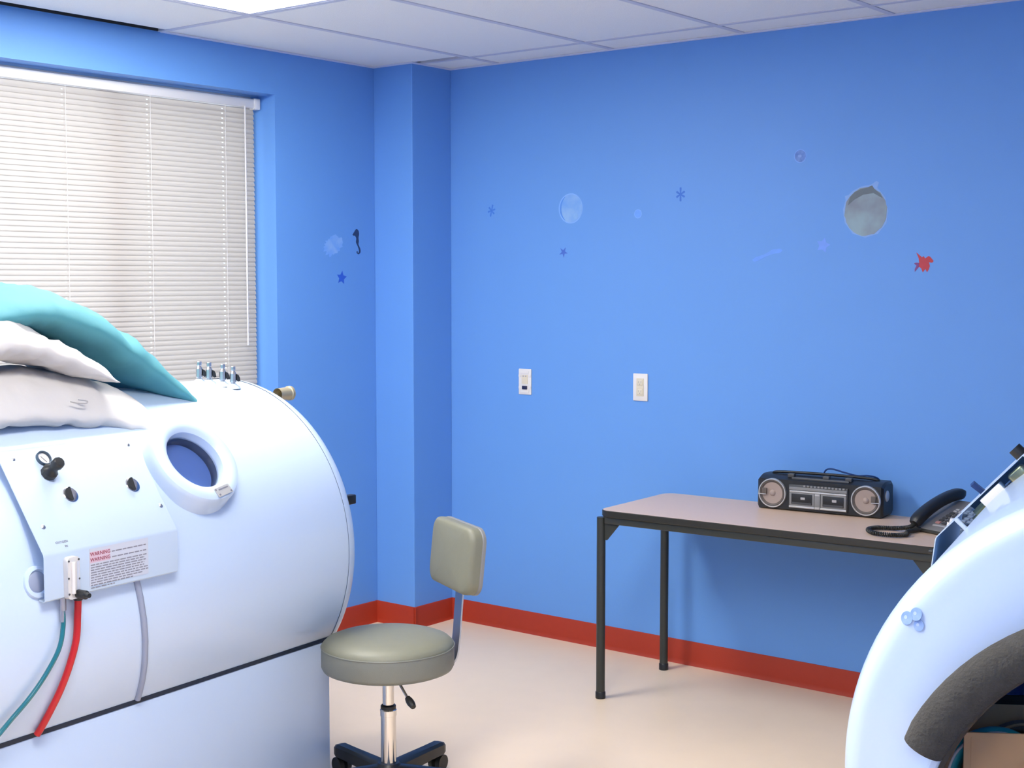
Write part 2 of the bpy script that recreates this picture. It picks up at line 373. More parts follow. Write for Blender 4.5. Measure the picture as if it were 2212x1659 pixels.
# ------------------------------------------------------------------ hyperbaric chambers (local axes: x outwards on the panel side, y along the axis, E-end at y = 0)
RC, ZC, YE = 0.52, 0.73, -0.055
def cylx(z): return math.sqrt(max(0, RC * RC - z * z))
def chamber(label, loc, rotz, length, detailed, roll=0.0, dy=0.0):
    t = thing('hyperbaric_chamber', label, 'medical chamber', loc, rotz, 'white hyperbaric chambers')
    ax = (0, 1, 0); o = (0, 0, ZC)
    # shell with a rounded far end
    prof = [(RC, YE), (RC, -length + 0.05), (RC - 0.012, -length + 0.02), (RC - 0.05, -length), (RC - 0.16, -length - 0.03), (0.0, -length - 0.07)]
    th, yp = R(38.5), -0.615
    nrm = Vector((math.cos(th), 0, math.sin(th))); org = nrm * (RC - 0.004) + Vector((0, yp, ZC))
    if detailed: prof = [(RC, YE)] + [(RC, yp + 0.13 - 0.013 * q) for q in range(21)] + prof[1:]
    bm = lathe(B(), prof, o, ax, 192 if detailed else 128, closed_ends=False)
    if detailed:
        kill = []
        for f in bm.faces:
            q = f.calc_center_median() - org; a_ = q.dot(nrm)
            if abs(a_) < 0.1 and (q - nrm * a_).length < 0.112: kill.append(f)
        bmesh.ops.delete(bm, geom=kill, context='FACES')
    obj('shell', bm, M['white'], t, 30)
    # E-end lid: rounded rim flowing to an eccentric opening
    bm = B(); seg = 128; x, y, d = frame_of(ax); oo = Vector(o); rings = []
    RO, DZ = 0.372, -0.085
    def ring(r, yy, dz=0.0): return [bm.verts.new(oo + d * yy + Vector((0, 0, dz)) + r * (math.cos(2 * PI * i / seg) * x + math.sin(2 * PI * i / seg) * y)) for i in range(seg)]
    steps = [(RC + 0.0022, YE - 0.001, 0), (RC + 0.0022, YE + 0.006, 0)]
    for a in (15, 30, 45, 60, 75, 90): steps.append((RC - 0.045 + 0.045 * math.cos(R(a)), YE + 0.012 + 0.045 * math.sin(R(a)), 0))
    steps += [(0.452, YE + 0.064, -0.012), (0.425, YE + 0.072, -0.040), (RO + 0.025, YE + 0.076, DZ * 0.95), (RO, YE + 0.076, DZ), (RO, -0.12, DZ)]
    rings = [ring(*s) for s in steps]
    for p, q in zip(rings, rings[1:]):
        for i in range(seg): bm.faces.new((p[i], p[(i + 1) % seg], q[(i + 1) % seg], q[i]))
    obj('end_lid', bm, M['white'], t, 35)
    # collar standing out round the opening
    y0 = YE + 0.070; y1 = y0 + 0.050
    bm = lathe(B(), [(RO + 0.016, y0), (RO + 0.016, y1 - 0.004), (RO + 0.012, y1), (RO + 0.003, y1), (RO - 0.001, y1 - 0.004), (RO - 0.001, y0 - 0.02)], (0, 0, ZC + DZ), ax, 96, closed_ends=False)
    obj('opening_collar', bm, M['white'], t, 35)
    bm = lathe(B(), [(RO - 0.0015, y1 - 0.002), (RO - 0.009, y1 - 0.004), (RO - 0.012, y1 - 0.014), (RO - 0.013, y0 - 0.03), (RO - 0.001, y0 - 0.03)], (0, 0, ZC + DZ), ax, 96, closed_ends=False)
    obj('door_seal', bm, M['black'], t, 35)
    # lining + deck
    bm = lathe(B(), [(0.455, -0.10), (0.455, -length + 0.10), (0.0, -length + 0.09)], o, ax, 72, closed_ends=False)
    obj('lining', bm, M['interior'], t, 40)
    obj('deck', box(B(), (-0.375, -length + 0.12, ZC - 0.275), (0.375, -0.10, ZC - 0.255), bevel=0.006), M['interior'], t)
    # cabinet under the vessel
    hw, ztop = 0.443, ZC - 0.285
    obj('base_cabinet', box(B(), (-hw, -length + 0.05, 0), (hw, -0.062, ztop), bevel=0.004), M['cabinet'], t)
    bm = B()
    box(bm, (hw - 0.028, -length + 0.055, ztop), (hw + 0.001, -0.064, ztop + 0.0115)); box(bm, (-hw - 0.001, -length + 0.055, ztop), (-hw + 0.028, -0.064, ztop + 0.0115))
    obj('gap_strip', bm, M['gapline'], t)  # dark strip drawn in for the shaded gap between cabinet and vessel
    # porthole
    if detailed:
        ro, ri = 0.143, 0.092
        prof = [(ro + 0.004, -0.055), (ro + 0.004, -0.006), (ro + 0.001, 0.0), (ro, 0.032), (ro - 0.006, 0.044), (ro - 0.018, 0.049), (ri + 0.016, 0.049), (ri + 0.006, 0.045), (ri, 0.038), (ri - 0.004, -0.02), (ri - 0.004, -0.075)]
        pr = obj('porthole_ring', lathe(B(), prof, org, nrm, 72, closed_ends=False), M['white'], t, 35)
        obj('blue_disc', lathe(B(), [(ri - 0.005, -0.016), (0, -0.016)], org, nrm, 48, closed_ends=False), M['portblue'], pr)  # plain blue disc closing the porthole recess
        obj('shade_sleeve', lathe(B(), [(ri - 0.0045, 0.012), (ri - 0.0050, -0.016)], org, nrm, 48, closed_ends=False), M['shade_sleeve'], pr)  # dark tube colours in the crescent of shade below the ring
        obj('pane', lathe(B(), [(ri - 0.003, 0.014), (ri - 0.003, 0.0165)], org, nrm, 48), M['glass'], pr, 30)
        # nameplate on the ring
        e1 = Vector((0, 1, 0)); e2 = nrm.cross(e1) * -1
        e2 = Vector((-math.sin(th), 0, math.cos(th)))
        a0 = R(-78); cpl = org + nrm * 0.0495 + (e1 * math.cos(a0) + e2 * math.sin(a0)) * ((ro + ri) / 2 + 0.001)
        ux = (e1 * 0.98 + e2 * 0.17).normalized(); uy = nrm.cross(ux).normalized()
        npl = obj('nameplate', prism(B(), rrect(0.062, 0.028, 0.003, 3), cpl, ux, uy, 0.0012), M['silver'], pr, 0)
        bm = B(); prism(bm, rrect(0.040, 0.004, 0.001, 2, 0.004, 0.006), cpl + nrm * 0.0012, ux, uy, 0.0005)
        for sx, sy in ((-0.026, 0.009), (0.026, -0.009), (-0.022, -0.008)): prism(bm, circle2(0.003, 10, sx, sy), cpl + nrm * 0.0012, ux, uy, 0.0008)
        obj('plate_marking', bm, M['ink'], pr, 0)
    # small port beside the panel
    th2 = R(13); n2 = Vector((math.cos(th2), 0, math.sin(th2))); o2 = n2 * (RC - 0.002) + Vector((0, -1.215 + dy, ZC))
    sp = obj('small_port', lathe(B(), [(0.040, 0), (0.038, 0.008), (0.030, 0.010), (0.026, 0.004)], o2, n2, 32, closed_ends=False), M['white'], t)
    obj('port_plug', lathe(B(), [(0.026, 0.004), (0.022, 0.007), (0.0, 0.008)], o2, n2, 28, closed_ends=False), M['greyhose'], sp)
    # control panel: folded sheet, open at both ends
    rm = Matrix.Translation((0, dy, ZC)) @ Matrix.Rotation(-roll, 4, 'Y')
    P = lambda n, yy, z: rm @ Vector((n, yy, z))
    py0, py1 = -1.219, -0.789
    prof = [(cylx(0.071) + 0.002, 0.0725), (0.534, 0.070), (0.540, 0.074), (0.540, 0.180), (0.538, 0.187), (0.378, 0.409), (0.372, 0.413), (0.338, 0.420)]
    thick = 0.0022; inner = []
    for i, p in enumerate(prof):
        a = Vector(prof[max(i - 1, 0)]); b = Vector(prof[min(i + 1, len(prof) - 1)]); tt = (b - a).normalized(); inner.append((p[0] - tt.y * thick, p[1] + tt.x * thick))
    poly = prof + inner[::-1]
    bm = B(); a = [bm.verts.new(P(n, py0, z)) for n, z in poly]; b = [bm.verts.new(P(n, py1, z)) for n, z in poly]; k = len(poly)
    for i in range(k): bm.faces.new((a[i], a[(i + 1) % k], b[(i + 1) % k], b[i]))
    m_ = len(prof)
    for i in range(m_ - 1):
        bm.faces.new((a[i], a[i + 1], a[k - 2 - i], a[k - 1 - i])); bm.faces.new((b[i], b[i + 1], b[k - 2 - i], b[k - 1 - i]))
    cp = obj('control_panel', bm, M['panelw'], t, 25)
    sd = Vector((-0.165, 0, 0.225)).normalized(); sn = Vector((0.225, 0, 0.165)).normalized(); L0 = 0.279
    S = lambda yy, tt, h=0.0: rm @ (Vector((0.540, yy, 0.185)) + sd * (tt * L0) + sn * (h - 0.0012))
    rmr = rm.to_3x3(); sdw, snw, ew = rmr @ sd, rmr @ sn, Vector((0, 1, 0))
    for yy, tt in ((-1.178, 0.96), (-0.811, 0.96), (-1.184, 0.267), (-0.804, 0.271)):
        obj('screw', lathe(B(), [(0.0065, 0), (0.0065, 0.002), (0.004, 0.004), (0, 0.0042)], S(yy, tt), snw, 12, closed_ends=False), M['steel'], cp)
    g = obj('pressure_gauge', lathe(B(), [(0.0205, 0), (0.0205, 0.010), (0.019, 0.012), (0.0175, 0.011), (0.0172, 0.003), (0.0, 0.003)], S(-1.094, 0.925), snw, 32, closed_ends=False), M['slate'], cp)
    obj('gauge_dial', lathe(B(), [(0.0172, 0.0035), (0, 0.0036)], S(-1.094, 0.925), snw, 28, closed_ends=False), M['ivory2'], cp)
    nd = S(-1.094, 0.925, 0.0045); obj('gauge_needle', prism(B(), [(-0.0009, -0.012), (0.0009, -0.012), (0.0004, 0.009), (-0.0004, 0.009)], nd, (ew * 0.85 + sdw * 0.5).normalized(), snw.cross((ew * 0.85 + sdw * 0.5).normalized()), 0.0004), M['ink'], cp, 0)
    kb = [(0.018, 0), (0.021, 0.004), (0.021, 0.016), (0.0165, 0.021), (0.0125, 0.028), (0.0125, 0.036), (0.0155, 0.043), (0.0155, 0.056), (0.013, 0.060), (0, 0.061)]
    if detailed: obj('regulator_knob', lathe(B(), kb, S(-1.100, 0.772), snw, 10, closed_ends=False), M['black'], cp, 35)
    for yy in ((-1.064, -0.861) if detailed else ()):
        c = S(yy, 0.533)
        obj('selector_dial', lathe(B(), [(0.0215, 0), (0.0215, 0.003), (0.0195, 0.004), (0, 0.004)], c, snw, 28, closed_ends=False), M['chrome'], cp)
        ux = (ew * 0.94 - sdw * 0.34).normalized(); uy = snw.cross(ux)
        obj('selector_knob', prism(B(), [(0.0185 * math.cos(R(a)), 0.0185 * math.sin(R(a))) for a in range(100, 290, 12)], c + snw * 0.004, ux, uy, 0.006), M['black'], cp, 30)
        bm = B(); ca = c
        for r_, a0, a1 in ((0.046, 200, 222), (0.054, 196, 218), (0.045, 236, 246), (0.054, 246, 250), (0.045, 262, 274), (0.054, 262, 282)):
            pts = [(r_ * math.cos(R(a0 + (a1 - a0) * q / 5)), r_ * math.sin(R(a0 + (a1 - a0) * q / 5))) for q in range(6)]
            pts += [((r_ + 0.0016) * p[0] / r_, (r_ + 0.0016) * p[1] / r_) for p in pts[::-1]]
            prism(bm, pts, ca + snw * 0.0012, ew, sdw, 0.0003)
        obj('dial_print', bm, M['inkl'], cp, 0)
    obj('small_sticker', prism(B(), rrect(0.016, 0.014, 0.001, 2), S(-0.843, 0.94, 0.0012), ew, sdw, 0.0003), M['ivory'], cp, 0)
    # front plate: flowmeter, labels
    F_ = lambda yy, z, h=0.0: P(0.5402 + h, yy, z)
    nx = rmr @ Vector((1, 0, 0)); zz = rmr @ Vector((0, 0, 1))
    fm = obj('flow_meter', prism(B(), rrect(0.036, 0.104, 0.010, 4), F_(-1.145, 0.120), ew, zz, 0.016), M['clearp'], cp, 30)
    obj('flow_tube', rod(B(), F_(-1.148, 0.082, 0.018), F_(-1.148, 0.160, 0.018), 0.0055, seg=12), M['ivory2'], cp)
    obj('flow_scale', prism(B(), rrect(0.007, 0.075, 0.001, 2), F_(-1.1325, 0.122, 0.0162), ew, zz, 0.0006), M['label'], cp, 0)
    for yy, z in ((-1.160, 0.163), (-1.130, 0.164), (-1.161, 0.121), (-1.129, 0.116), (-1.160, 0.082)): obj('flow_screw', prism(B(), circle2(0.0025, 10), F_(yy, z, 0.0160), ew, zz, 0.0015), M['dgrey'], cp, 0)
    obj('flow_knob', lathe(B(), [(0.011, 0), (0.011, 0.030), (0.007, 0.033), (0.006, 0.042), (0, 0.043)], F_(-1.133, 0.079, 0.014), nx, 14, closed_ends=False), M['black'], cp)
    # labels and lettering
    def text(body, size, at_, m, flat_rot):
        cu = bpy.data.curves.new('lettering', 'FONT'); cu.body = body; cu.size = size; cu.extrude = 0.00015; cu.space_character = 1.08; cu.offset = size * 0.012
        to = bpy.data.objects.new('lettering', cu); dg = bpy.context.evaluated_depsgraph_get()
        C.objects.link(to); bpy.context.view_layer.update()
        me = bpy.data.meshes.new_from_object(to.evaluated_get(bpy.context.evaluated_depsgraph_get()))
        C.objects.unlink(to); bpy.data.objects.remove(to)
        me.materials.clear(); me.materials.append(m)
        ob = bpy.data.objects.new('lettering', me); C.objects.link(ob); ob.parent = cp
        ob.matrix_local = flat_rot @ Matrix.Identity(4); ob.location = at_
        return ob
    Rf = Matrix((ew, zz, nx)).transposed().to_4x4()
    Rs = Matrix((ew, sdw, snw)).transposed().to_4x4()
    lab = obj('warning_label', prism(B(), rrect(0.192, 0.094, 0.002, 2), F_(-0.988, 0.132), ew, zz, 0.0004), M['label'], cp, 0)
    obj('label_band', prism(B(), rrect(0.064, 0.028, 0.001, 2), F_(-1.050, 0.157, 0.0004), ew, zz, 0.0002), M['pink'], cp, 0)
    text('WARNING', 0.0125, F_(-1.081, 0.1605, 0.0008), M['inkred'], Rf)
    text('WARNING', 0.0125, F_(-1.081, 0.1465, 0.0008), M['inkred'], Rf)
    bm = B(); rnd = random.Random(3)
    rows = [(0.1625, -1.012, -0.898), (0.1485, -1.012, -0.899)] + [(0.1375 - 0.0063 * q, -1.080, -0.893 - rnd.random() * 0.022) for q in range(9)] + [(0.0805, -1.080, -1.005)]
    rows[-2] = (rows[-2][0], -1.080, -0.945)
    for z, a_, b_ in rows:
        yy = a_
        while yy < b_:
            l_ = min(rnd.uniform(0.006, 0.020), b_ - yy)
            prism(bm, [(0, 0), (l_, 0), (l_, 0.0030), (0, 0.0030)], F_(yy, z - 0.0015, 0.0005), ew, zz, 0.0002); yy += l_ + 0.0028
    sp_ = obj('small_print', bm, M['inkp'], cp, 0); sp_['kind'] = 'stuff'
    text('OXYGEN', 0.0085, S(-1.172, 0.085, 0.0016), M['ink'], Rs)
    text('IN', 0.0080, S(-1.150, 0.040, 0.0016), M['ink'], Rs)
    # end frames, clear plates and the plumbing inside
    for ye in ((py1,) if not detailed else (py0,)):
        s_ = 1 if ye == py1 else -1
        i1 = [(0.505, 0.080), (0.535, 0.080), (0.535, 0.186), (0.376, 0.404), (0.347, 0.404)]
        body = [(cylx(z_) + 0.003, z_) for z_ in (0.395, 0.34, 0.28, 0.22, 0.16, 0.11, 0.085)]
        outline = [(0.537, 0.080), (0.537, 0.186), (0.376, 0.406)] + body
        bm = B(); pv = [P(n, ye - s_ * 0.004, z) for n, z in outline]
        a = [bm.verts.new(v) for v in pv]; b = [bm.verts.new(v + Vector((0, -s_ * 0.003, 0))) for v in pv]; k = len(pv)
        bm.faces.new(a); bm.faces.new(b[::-1])
        for i in range(k): bm.faces.new((a[i], a[(i + 1) % k], b[(i + 1) % k], b[i]))
        obj('end_plate', bm, M['glass'] if detailed else M['acrylic'], cp, 0)
        for tt in (() if detailed else (0.23, 1.0)):
            q = Vector((0.540, ye, 0.185)) + sd * (tt * L0); 
            inn = q - sn * (0.053 if tt < 0.5 else 0.030)
            obj('end_strut', tube(B(), [rm @ q, rm @ inn], 0.0055, 8), M['panelw'], cp)
    if not detailed:
        bm = B(); pv = [P(n, -1.05, z) for n, z in [(0.504, 0.228), (0.376, 0.402)] + body[:4] + [(0.475, 0.215)]]; bm.faces.new([bm.verts.new(v) for v in pv])
        ext = bmesh.ops.extrude_face_region(bm, geom=bm.faces[:]); bmesh.ops.translate(bm, vec=(0, -0.004, 0), verts=[v for v in ext['geom'] if isinstance(v, bmesh.types.BMVert)])
        obj('shade_plate', bm, M['slate'], cp, 0)  # added dark sheet that stands for the dim inside of the panel
        I = lambda yy, tt, h: S(yy, tt, -h)
        bm = B(); mt = Matrix.Translation(I(-0.812, 0.58, 0.020)) @ Matrix((ew, sdw, snw)).transposed().to_4x4()
        box(bm, (-0.020, -0.030, -0.014), (0.020, 0.030, 0.014), mt, 0.003)
        obj('valve_block', bm, M['ivory2'], cp)
        bm = B(); rod(bm, I(-0.835, 0.30, 0.032), I(-0.835, 0.45, 0.028), 0.007, seg=8); rod(bm, I(-0.815, 0.36, 0.022), I(-0.815, 0.47, 0.020), 0.0095, seg=6)
        obj('brass_nipple', bm, M['brass'], cp)
        bm = B(); mt = Matrix.Translation(I(-0.812, 0.84, 0.024)) @ Matrix((ew, sdw, snw)).transposed().to_4x4()
        box(bm, (-0.016, -0.022, -0.016), (0.016, 0.022, 0.016), mt, 0.007, 3)
        rod(bm, I(-0.825, 0.74, 0.044), I(-0.825, 0.80, 0.040), 0.009, seg=6); rod(bm, I(-0.825, 0.92, 0.044), I(-0.825, 0.98, 0.044), 0.010, seg=6)
        rod(bm, I(-0.825, 0.88, 0.030), I(-0.825, 1.0, 0.024), 0.012, seg=12)
        obj('brass_elbow', bm, M['brass'], cp)
        for q in range(3):
            pts = catmull([I(-0.90, 0.22 + 0.03 * q, 0.052), I(-0.84, 0.30, 0.048 - 0.003 * q), I(-0.83, 0.50, 0.052 + 0.003 * q), I(-0.86, 0.75, 0.050), I(-0.98, 0.80, 0.040)], 8)
            obj('inner_hose', tube(B(), pts, 0.0055, 8), M['black'], cp)
        rod_ = rod(B(), S(-0.815, 0.965, -0.002), S(-0.815, 0.965, 0.026), 0.0155, seg=24)
        obj('black_knob', rod_, M['black'], cp)
        obj('toggle_lever', prism(B(), [(0, 0), (0.016, 0), (0.034, 0.030), (0.018, 0.034)], S(-0.90, 0.50, 0.0), (0, 1, 0), snw, 0.012), M['darkblue'], cp, 0)
    if detailed:
        # hoses and fittings on the panel side
        hz = [0.064, 0.02, -0.04, -0.10, -0.16, -0.21, -0.255, -0.276]
        hy = [-1.116, -1.117, -1.122, -1.136, -1.152, -1.167, -1.178, -1.184]
        pts = catmull([(cylx(z) + 0.013 if i else 0.535, yy, ZC + z) for i, (z, yy) in enumerate(zip(hz, hy))], 6)
        h = obj('red_hose', tube(B(), pts, 0.0088, 12), M['redhose'], t)
        obj('hose_ferrule', rod(B(), (0.535, -1.116, ZC + 0.070), (0.534, -1.116, ZC + 0.058), 0.0115, seg=12), M['black'], h)
        pts = catmull([(0.532, -1.161, ZC + 0.045), (0.533, -1.162, ZC + 0.0), (0.535, -1.178, ZC - 0.052), (0.525, -1.212, ZC - 0.11), (0.513, -1.252, ZC - 0.160), (0.495, -1.305, ZC - 0.215), (0.495, -1.40, ZC - 0.29), (0.50, -1.50, ZC - 0.40), (0.55, -1.60, ZC - 0.62), (0.62, -1.66, 0.012)], 8)
        h = obj('green_hose', tube(B(), pts, 0.0060, 12), M['greenhose'], t)
        bm = B(); rod(bm, (0.532, -1.161, ZC + 0.072), (0.532, -1.161, ZC + 0.040), 0.0085, seg=10); rod(bm, (0.532, -1.161, ZC + 0.042), (0.532, -1.162, ZC + 0.012), 0.0062, seg=10)
        obj('hose_fitting', bm, M['steel'], h)
        pts = [Vector((cylx(z) + 0.004, -0.915 + (0.07 - z) * 0.18, ZC + z)) for z in (0.07, 0.02, -0.04, -0.10, -0.16, -0.21, -0.25, -0.272)]
        obj('grey_tubing', tube(B(), pts, 0.0085, 10), M['greyhose'], t)
    # four shut-off valves on the crown near the E-end
    for n, yy in ((0.041, -0.207), (0.067, -0.190), (0.103, -0.167), (0.132, -0.150)):
        zs = ZC + cylx(n) - 0.003
        base = lathe(B(), [(0.024, 0), (0.021, 0.007), (0.012, 0.012), (0.010, 0.016), (0, 0.016)], (n, yy, zs), (0, 0, 1), 20, closed_ends=False)
        v = obj('shutoff_valve', base, M['white'], t)
        bm = lathe(B(), [(0.007, 0.014), (0.007, 0.018), (0.0105, 0.022), (0.0105, 0.047), (0.007, 0.053), (0.006, 0.057), (0.0075, 0.059), (0.0075, 0.069), (0.006, 0.071), (0, 0.071)], (n, yy, zs), (0, 0, 1), 8, closed_ends=False)
        obj('valve_body', bm, M['steel'], v, 25)
        d_ = Vector((0.62, 0.78, 0)); q = Vector((n, yy, zs + 0.038)) + d_ * 0.010
        obj('valve_lever', prism(B(), [(0, 0.008), (0.006, 0.006), (0.010, -0.002), (0.012, -0.014), (0.004, -0.016), (0, -0.010)], q, d_, (0, 0, 1), 0.009), M['black'], v, 0)
    if detailed:
        k = lathe(B(), [(0.020, 0), (0.021, 0.050), (0.024, 0.052), (0.024, 0.062), (0.018, 0.066), (0, 0.066)], (0.178, 0.004, ZC + 0.473), (0, 1, 0), 24, closed_ends=False)
        obj('vent_cap', k, M['brassn'], t)
        bm = B(); box(bm, (0.445, 0.0, ZC + 0.135), (0.470, 0.045, ZC + 0.165), bevel=0.004)
        obj('lid_latch', bm, M['black'], t)
    return t
left = chamber('long white chamber topped with pillows, beside the window blind', (0.8735, -1.8247, 0), 0.1, 1.90, True)
right = chamber('white chamber with a grey foam ring round its open end', (3.945, -2.555, 0), PI + 0.223, 1.80, False, roll=0.118, dy=-0.153)
# foam pipe sleeve pushed over the collar of the right chamber
DZ, RR_ = -0.085, 0.393
a0, a1 = R(202), R(520)
pts = []
bm = B()
for i in range(73):
    a = R(24.0) + (R(300)) * i / 72
    pts.append(Vector((0.012 + RR_ * math.cos(a), 0.062, ZC + DZ + RR_ * math.sin(a))))
def foam_r(u): return 0.0365 * (0.93 if u < 0.004 or u > 0.996 else 1)
tube(bm, pts, foam_r, 20)
fs = obj('foam_sleeve', bm, M['foam'], right)
fs['label'] = 'charcoal foam tube sleeved over the opening rim'

# ------------------------------------------------------------------ pillows (built in the left chamber's axes)
LM = Matrix.Translation((0.8735, -1.8247, 0)) @ Matrix.Rotation(0.1, 4, 'Z')
def pillow(name, label, m, mid, hmax, nc, width, flap=0.0, seed=0, nu=64, nv=36, follow=(1, 0.3), wr=0.006, endpow=0.55):
    cl = catmull([(0, s, z) for s, z in mid], 14)
    # arc-length resample
    ds = [0]
    for a, b in zip(cl, cl[1:]): ds.append(ds[-1] + (b - a).length)
    def at(u):
        d = u * ds[-1]
        for i in range(len(ds) - 1):
            if d <= ds[i + 1]:
                f = (d - ds[i]) / max(1e-9, ds[i + 1] - ds[i]); return cl[i].lerp(cl[i + 1], f)
        return cl[-1]
    top, bot = [], []
    for iu in range(nu + 1):
        uu = 0.5 - 0.5 * math.cos(PI * iu / nu); p = at(uu); tg = (at(min(1, uu + 0.01)) - at(max(0, uu - 0.01))).normalized()
        nr = Vector((0, tg.z, -tg.y)); 
        if nr.z < 0: nr = -nr
        E = max(0, 1 - abs(2 * uu - 1) ** 2.4) ** endpow
        for iv in range(nv + 1):
            vv = -math.cos(PI * iv / nv)
            wv = width / 2 * (0.93 + 0.07 * abs(2 * uu - 1) ** 3)
            uin = 1 - 0.05 * (1 - abs(vv) ** 3) * abs(2 * uu - 1) ** 4
            n = nc + wv * vv
            F = max(0, 1 - abs(vv) ** 2.3) ** 0.58
            fo = follow[0] + (follow[1] - follow[0]) * min(1, uu * 2.2)
            dz = fo * (cylx(max(-0.5, min(0.5, n))) - cylx(0.1))
            q = Vector((n, p.y, p.z + dz))
            nz = noise.noise(Vector((n * 9 + seed, p.y * 9, seed))) + 0.5 * noise.noise(Vector((n * 24 + seed, p.y * 14, seed)))
            nz -= 1.6 * abs(noise.noise(Vector((p.y * 13 + n * 7, n * 9 - p.y * 4, seed * 2)))) ** 0.7
            pl = noise.noise(Vector((p.y * 38 + seed, n * 3, 3.3))) * (1 - F) * F * 4
            h = hmax * E * F
            edge = wr * 0.6 * noise.noise(Vector((p.y * 22, n * 22, seed + 7))) * (1 - min(1, E * F * 1.5))
            t_ = q + nr * (h + wr * nz * E * F + wr * 1.2 * pl * E)
            b_ = q - nr * (h * 0.95 + wr * nz * E * F * 0.6 - wr * 1.2 * pl * E)
            t_.z += edge; b_.z += edge
            if flap: 
                fz = flap * (1 - F) * noise.noise(Vector((p.y * 12, 2.2, seed)))
                t_.z += fz; b_.z += fz
            top.append(t_); bot.append(b_)
    verts = []; faces = []; W = nv + 1
    idx_t = list(range(len(top))); verts += top; idx_b = []
    for iu in range(nu + 1):
        for iv in range(nv + 1):
            i = iu * W + iv
            if iu in (0, nu) or iv in (0, nv): idx_b.append(i)
            else: idx_b.append(len(verts)); verts.append(bot[i])
    for iu in range(nu):
        for iv in range(nv):
            i = iu * W + iv
            faces.append((idx_t[i], idx_t[i + 1], idx_t[i + W + 1], idx_t[i + W]))
            faces.append((idx_b[i], idx_b[i + W], idx_b[i + W + 1], idx_b[i + 1]))
    c = Vector((nc, (mid[0][0] + mid[-1][0]) / 2, min(z for _, z in mid)))
    off_ = Vector((c.x, c.y, ZC + c.z))
    vs = [tuple(v + Vector((0, 0, ZC)) - off_) for v in verts]
    o = obj(name, (vs, [], faces), m, None, 80)
    o.matrix_world = LM @ Matrix.Translation(off_)
    return tag(o, label, 'pillow'), off_
pillow('pillow', 'teal pillow arching over the white pillows on the chamber', M['teal'], [(-0.335, 0.474), (-0.45, 0.548), (-0.60, 0.640), (-0.75, 0.718), (-0.90, 0.757), (-1.08, 0.745), (-1.24, 0.68)], 0.078, -0.015, 0.45, seed=1.3, follow=(1.0, 0.35), wr=0.009)
pillow('pillow', 'upper white pillow slumped between the teal pillow and the tagged pillow', M['linen'], [(-0.745, 0.592), (-0.83, 0.628), (-0.93, 0.664), (-1.07, 0.695), (-1.25, 0.69), (-1.42, 0.64)], 0.056, 0.13, 0.31, flap=0.018, seed=5.1, follow=(0.5, 0.3), wr=0.014, endpow=0.42)
lowp, lo_ = pillow('pillow', 'lowest white pillow with a small sewn tag, flat on the chamber', M['linen'], [(-0.585, 0.489), (-0.66, 0.503), (-0.77, 0.526), (-0.92, 0.543), (-1.07, 0.553), (-1.30, 0.545), (-1.48, 0.50)], 0.070, 0.150, 0.31, flap=0.012, seed=9.7, follow=(0.95, 0.75), wr=0.010, endpow=0.40)
tg = obj('care_tag', tube(B(), catmull([(0.146, 0.105, 0.033), (0.152, 0.125, 0.028), (0.153, 0.150, 0.026), (0.147, 0.160, 0.031), (0.142, 0.135, 0.036)], 5), 0.0017, 6), M['thread'], lowp)

# ------------------------------------------------------------------ stool
st = thing('swivel_stool', 'round grey vinyl stool with a small padded backrest', 'stool', (1.562, -1.830, 0))
zt = 0.478
bm = lathe(B(), [(0.0, zt + 0.026), (0.06, zt + 0.0255), (0.12, zt + 0.022), (0.165, zt + 0.015), (0.188, zt + 0.006), (0.1985, zt - 0.004), (0.2005, zt - 0.010)], seg=72, closed_ends=False)
seat = obj('seat', bm, M['vinyl'], st, 60)
bm = lathe(B(), [(0.2005, zt - 0.010), (0.202, zt - 0.016), (0.202, zt - 0.070), (0.197, zt - 0.080), (0.185, zt - 0.085), (0.0, zt - 0.085)], seg=72, closed_ends=False)
obj('seat_band', bm, M['vinylside'], seat, 50)
obj('seat_piping', tube(B(), [Vector((0.2015 * math.cos(2 * PI * i / 72), 0.2015 * math.sin(2 * PI * i / 72), zt - 0.0115)) for i in range(72)], 0.0022, 6, closed=True), M['vinylside'], seat)
obj('under_plate', box(B(), (-0.09, -0.09, zt - 0.100), (0.09, 0.09, zt - 0.085), bevel=0.004), M['black'], st)
obj('gas_piston', lathe(B(), [(0.0, 0.20), (0.0175, 0.20), (0.0175, zt - 0.098), (0.0, zt - 0.098)], seg=24, closed_ends=False), M['chrome'], st)
obj('collar', lathe(B(), [(0.019, 0.268), (0.0235, 0.270), (0.0235, 0.279), (0.019, 0.283)], seg=24, closed_ends=False), M['black'], st)
obj('column', lathe(B(), [(0.0, 0.06), (0.0235, 0.06), (0.0235, 0.248), (0.0255, 0.249), (0.0255, 0.266), (0.0235, 0.269), (0.0, 0.269)], seg=28, closed_ends=False), M['chrome'], st, 30)
fwd = Vector((-0.622, 0.783, 0)); rgt = Vector((0.783, 0.622, 0))
lv0, lv1, lv2 = Vector((0.085, -0.05, 0.385)), Vector((0.150, -0.075, 0.347)), Vector((0.185, -0.088, 0.330))
lev = obj('height_lever', tube(B(), [Vector((0.03, -0.02, 0.392)), lv0, lv1], 0.0042, 8), M['steel'], st)
obj('lever_grip', tube(B(), catmull([lv1, (lv1 + lv2) / 2, lv2], 5), lambda u: 0.0065 + 0.005 * math.sin(PI * min(1, 0.15 + u * 0.75)), 12), M['black'], lev)
